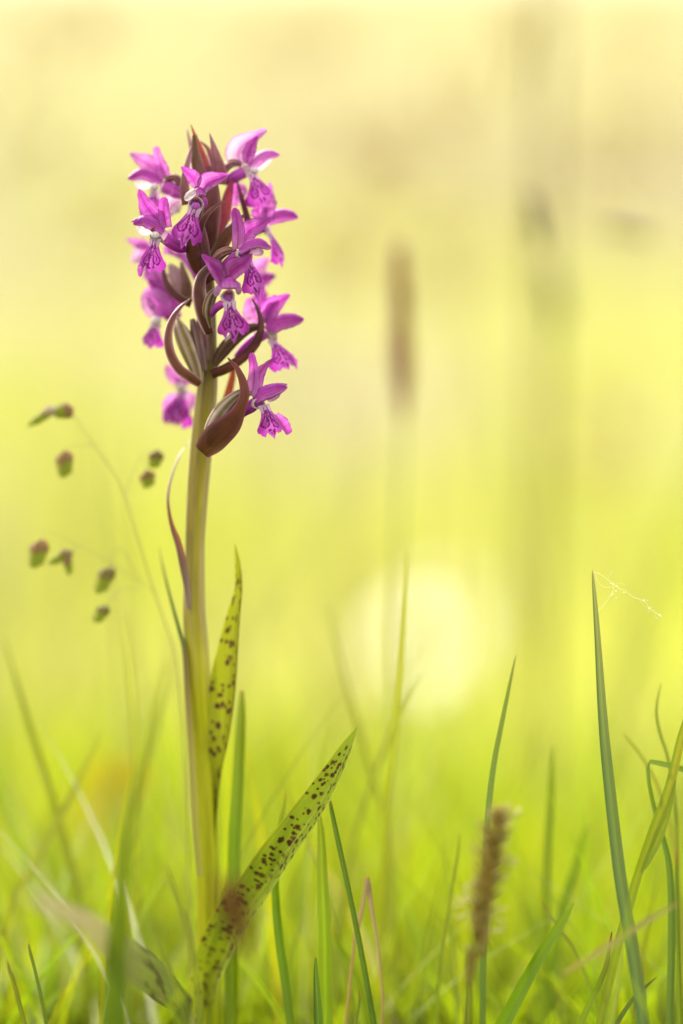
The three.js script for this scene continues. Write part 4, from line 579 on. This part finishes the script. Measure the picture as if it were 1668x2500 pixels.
{ // brown sedge spike, lower right
  const d = 38, s = thing('sedge_spike', P(1135, 2600, d - 3), 'brown sedge flower spike with cream stamens, soft at lower right', 'sedge');
  part('stem', stalk([[1212, 2010, d, 6], [1190, 2150, d, 9], [1165, 2280, d, 10], [1148, 2400, d, 11], [1135, 2620, d - 3, 12]], { nu: 8, col: () => C('#8a8a2c') }), bladeMat, s);
  spikeHead(s, [[1216, 1996, d, 26], [1206, 2050, d, 46], [1190, 2140, d, 50], [1172, 2230, d, 44], [1162, 2300, d, 26]], { n: 120, len: 40, w: 17, flare: 2.0, a: C('#94781c', 1.2), b: C('#bc9c38', 1.3), tip: C('#f2e4a8', 1.8) });
  spikeHead(s, [[1188, 2262, d, 18], [1180, 2300, d, 24], [1170, 2340, d, 12]], { n: 24, len: 26, w: 14, a: C('#b08c40', 1.3), b: C('#c0a04c', 1.3), tip: C('#e0cc8c', 1.3) });
  spikeHead(s, [[1152, 2330, d, 14], [1148, 2370, d, 26], [1142, 2420, d, 14]], { n: 26, len: 28, w: 14, a: C('#90782c', 1.3), b: C('#b0943c', 1.3), tip: C('#d8c078', 1.3) });
  const st = (x0, y0, x1, y1) => part('stamen', stalk([[x0, y0, d, 4], [lerp(x0, x1, 0.5), lerp(y0, y1, 0.5) - 2, d, 5], [lerp(x0, x1, 0.7), lerp(y0, y1, 0.7) + 2, d, 6], [x1, y1, d, 6], [x1 + (x1 - x0) * 0.04, y1 + (y1 - y0) * 0.04, d, 1]], { nu: 7, nv: 12, col: () => C('#e8d680', 1.0) }), silkMat, s);
  for (const a of [[1222, 2010, 1272, 1976], [1210, 2012, 1250, 1988], [1214, 2000, 1262, 1990], [1200, 2030, 1166, 2004], [1212, 2090, 1268, 2098], [1214, 2096, 1262, 2112], [1210, 2070, 1244, 2048], [1186, 2080, 1150, 2062], [1200, 2130, 1240, 2152], [1170, 2180, 1116, 2196], [1172, 2190, 1110, 2212], [1166, 2150, 1132, 2172], [1164, 2230, 1114, 2240], [1192, 2230, 1238, 2216], [1196, 2238, 1232, 2250], [1190, 2280, 1228, 2268], [1150, 2330, 1136, 2308], [1154, 2334, 1160, 2306], [1200, 2020, 1192, 1984]]) st(...a);
}
{ // red brown head close to the lens
  const d = 112, s = thing('grass_flower_head', P(720, 2650, d - 6), 'blurred red brown grass head hanging before the spotted leaf base', 'grass head');
  part('stem', stalk([[578, 2200, d, 8], [592, 2270, d, 9], [606, 2330, d, 10], [632, 2375, d, 11], [680, 2450, d - 2, 12], [725, 2660, d - 6, 12]], { nu: 8, col: () => C('#8a7a2a') }), bladeMat, s);
  spikeHead(s, [[562, 2180, d, 40], [576, 2240, d, 80], [592, 2300, d, 56], [604, 2350, d, 26]], { n: 60, len: 48, w: 20, a: C('#96603a'), b: C('#a8703c'), tip: C('#b88a50') });
}
{ // reddish foxtail far behind, in the middle of the blur
  const d = -150, s = thing('foxtail_grass', P(965, 3000, d), 'blurred reddish brown foxtail head standing in the middle distance', 'grass head');
  part('stem', stalk([[984, 1010, d, 8], [975, 1250, d, 11], [968, 1700, d, 14], [962, 3050, d, 16]], { nu: 8, col: () => C('#d8d668') }), bladeMat, s);
  spikeHead(s, [[976, 640, d, 20], [978, 740, d, 40], [980, 840, d, 42], [984, 940, d, 46], [986, 1030, d, 18]], { n: 130, len: 50, w: 18, a: C('#a83c28'), b: C('#c4603c'), tip: C('#d88a68') });
}
function reed(pts, w, col, label, heads) {
  const s = thing('tall_stalk', P(pts[pts.length - 1][0], pts[pts.length - 1][1], pts[pts.length - 1][2]), label, 'stalk');
  part('stem', stalk(pts.map(p => [...p, w]), { nu: 8, col: () => col }), strawMat, s);
  for (const h of heads) spikeHead(s, h.p, { n: h.n, len: 36, w: 22, a: h.a, b: h.b, tip: h.b });
}
const dk = C('#6a5a2c'), dk2 = C('#8a7a4a');
reed([[1340, -200, -420], [1330, 400, -420], [1322, 900, -420], [1312, 1500, -420], [1305, 2900, -420]], 38, C('#c09a24', 0.6), 'thick olive stalk standing blurred in the right half', [{ p: [[1300, 510, -190, 22], [1312, 565, -190, 40], [1326, 615, -190, 18]], n: 40, a: dk, b: dk2 }]);
reed([[1350, 650, -300], [1362, 740, -300], [1352, 1100, -300], [1330, 2800, -300]], 10, C('#a8a050'), 'thin stalk with a small dark head beside the thick olive one', [{ p: [[1352, 690, -300, 20], [1362, 750, -300, 36], [1366, 810, -300, 14]], n: 40, a: dk, b: dk2 }]);
reed([[1550, 560, -210], [1566, 900, -210], [1580, 2800, -210]], 3, C('#ece8a0', 1.1), 'thin stalk with a greyish blurred head near the right edge', [{ p: [[1515, 562, -210, 30], [1552, 570, -210, 60], [1592, 582, -210, 30]], n: 50, a: C('#a8887a'), b: C('#c0a898') }]);
function daisy(x, y, d, k, label) { // ox-eye daisy
  const c = P(x, y, d), s = thing('white_daisy', new THREE.Vector3(c.x, groundH(c.x, c.z), c.z), label, 'daisy', 'white daisies far behind');
  const up = new THREE.Vector3(-0.2, 0.82, 0.4 + rr(-0.1, 0.1)).normalize(), X = new THREE.Vector3(1, 0, 0).addScaledVector(up, -up.x).normalize(), Y = up.clone().cross(X);
  part('stem', new THREE.TubeGeometry(new THREE.CatmullRomCurve3([new THREE.Vector3(c.x, groundH(c.x, c.z), c.z), new THREE.Vector3(c.x + 0.004, (c.y + groundH(c.x, c.z)) * 0.5, c.z - 0.006), c.clone().addScaledVector(up, -0.003)]), 12, 0.0014, 6), new THREE.MeshStandardMaterial({ color: 0x55701f, roughness: 0.8 }), s);
  const pm = new THREE.MeshPhysicalMaterial({ color: 0xfaf8f2, roughness: 0.7, side: THREE.DoubleSide, transmission: 0.4, thickness: 0 });
  for (let i = 0; i < 22; i++) {
    const a = i / 22 * 6.283 + rr(-0.05, 0.05), R = X.clone().multiplyScalar(Math.cos(a)).addScaledVector(Y, Math.sin(a)), Q = up.clone().cross(R), dr = rr(-0.1, 0.3);
    part('petal', grid(3, 6, (u, v) => { const r = k * lerp(0.006, 0.026, v), w = k * 0.0034 * Math.pow(Math.sin(Math.PI * (0.12 + 0.8 * v)), 0.6) * (u * 2 - 1), h = 0.002 - dr * 0.012 * v * v - Math.abs(u * 2 - 1) * 0.0006; return [c.x + R.x * r + Q.x * w + up.x * h, c.y + R.y * r + Q.y * w + up.y * h, c.z + R.z * r + Q.z * w + up.z * h, u, v, 1, 1, 1]; }), pm, s);
  }
  const g = new THREE.SphereGeometry(0.0075 * k, 18, 10, 0, 6.2832, 0, 1.57); g.scale(1, 0.5, 1); g.applyQuaternion(new THREE.Quaternion().setFromUnitVectors(new THREE.Vector3(0, 1, 0), up)); g.translate(c.x, c.y, c.z); part('flower_disc', g, new THREE.MeshStandardMaterial({ color: 0xe0b21a, roughness: 0.9 }), s);
}
daisy(1040, 1580, -1350, 0.66, 'white daisy dissolved into the round pale disc of light');
daisy(1078, 1500, -1480, 0.42, 'smaller white daisy in the upper right of the pale disc of light');
function buttercup(x, y, d, k, label) {
  const c = P(x, y, d), s = thing('buttercup', new THREE.Vector3(c.x, groundH(c.x, c.z), c.z), label, 'buttercup', 'yellow buttercups blurred in the grass');
  const up = new THREE.Vector3(rr(-0.3, 0.3), 0.8, 0.55).normalize(), X = new THREE.Vector3(1, 0, 0).addScaledVector(up, -up.x).normalize(), Y = up.clone().cross(X), m = new THREE.MeshPhysicalMaterial({ color: new THREE.Color().setRGB(0.30, 0.25, 0.004), roughness: 0.8, specularIntensity: 0.1, side: THREE.DoubleSide, transmission: 0.3, thickness: 0 });
  part('stem', new THREE.TubeGeometry(new THREE.CatmullRomCurve3([new THREE.Vector3(c.x, groundH(c.x, c.z), c.z), new THREE.Vector3(c.x + 0.003, (c.y + groundH(c.x, c.z)) * 0.5, c.z), c.clone()]), 10, 0.0009, 6), new THREE.MeshStandardMaterial({ color: 0x6a8a20, roughness: 0.8 }), s);
  for (let i = 0; i < 5; i++) { const a = i * 1.2566 + rr(-0.1, 0.1), R = X.clone().multiplyScalar(Math.cos(a)).addScaledVector(Y, Math.sin(a)), Q = up.clone().cross(R); part('petal', grid(6, 6, (u, v) => { const r = 0.012 * k * v, w = 0.0075 * k * Math.pow(Math.sin(Math.PI * (0.08 + 0.72 * v)), 0.8) * (u * 2 - 1), h = 0.006 * k * v * v; return [c.x + R.x * r + Q.x * w + up.x * h, c.y + R.y * r + Q.y * w + up.y * h, c.z + R.z * r + Q.z * w + up.z * h, u, v, 1, 1, 1]; }), m, s); }
}
buttercup(285, 1915, -170, 0.62, 'orange yellow buttercup blurred low left of the orchid stem');
buttercup(250, 1990, -230, 0.75, 'lemon yellow buttercup beside the orange one, left of the orchid stem');
buttercup(212, 2050, -330, 0.85, 'faint lemon buttercup low at left, farthest of the buttercups');
buttercup(262, 2100, -280, 0.8, 'lemon buttercup above the drooping leaf at lower left');
buttercup(100, 2440, -110, 0.6, 'yellow buttercup blurred low in the lower left corner');
buttercup(612, 2420, -150, 0.7, 'yellow buttercup glow under the slanting spotted leaf');

renderer.render(scene, camera);
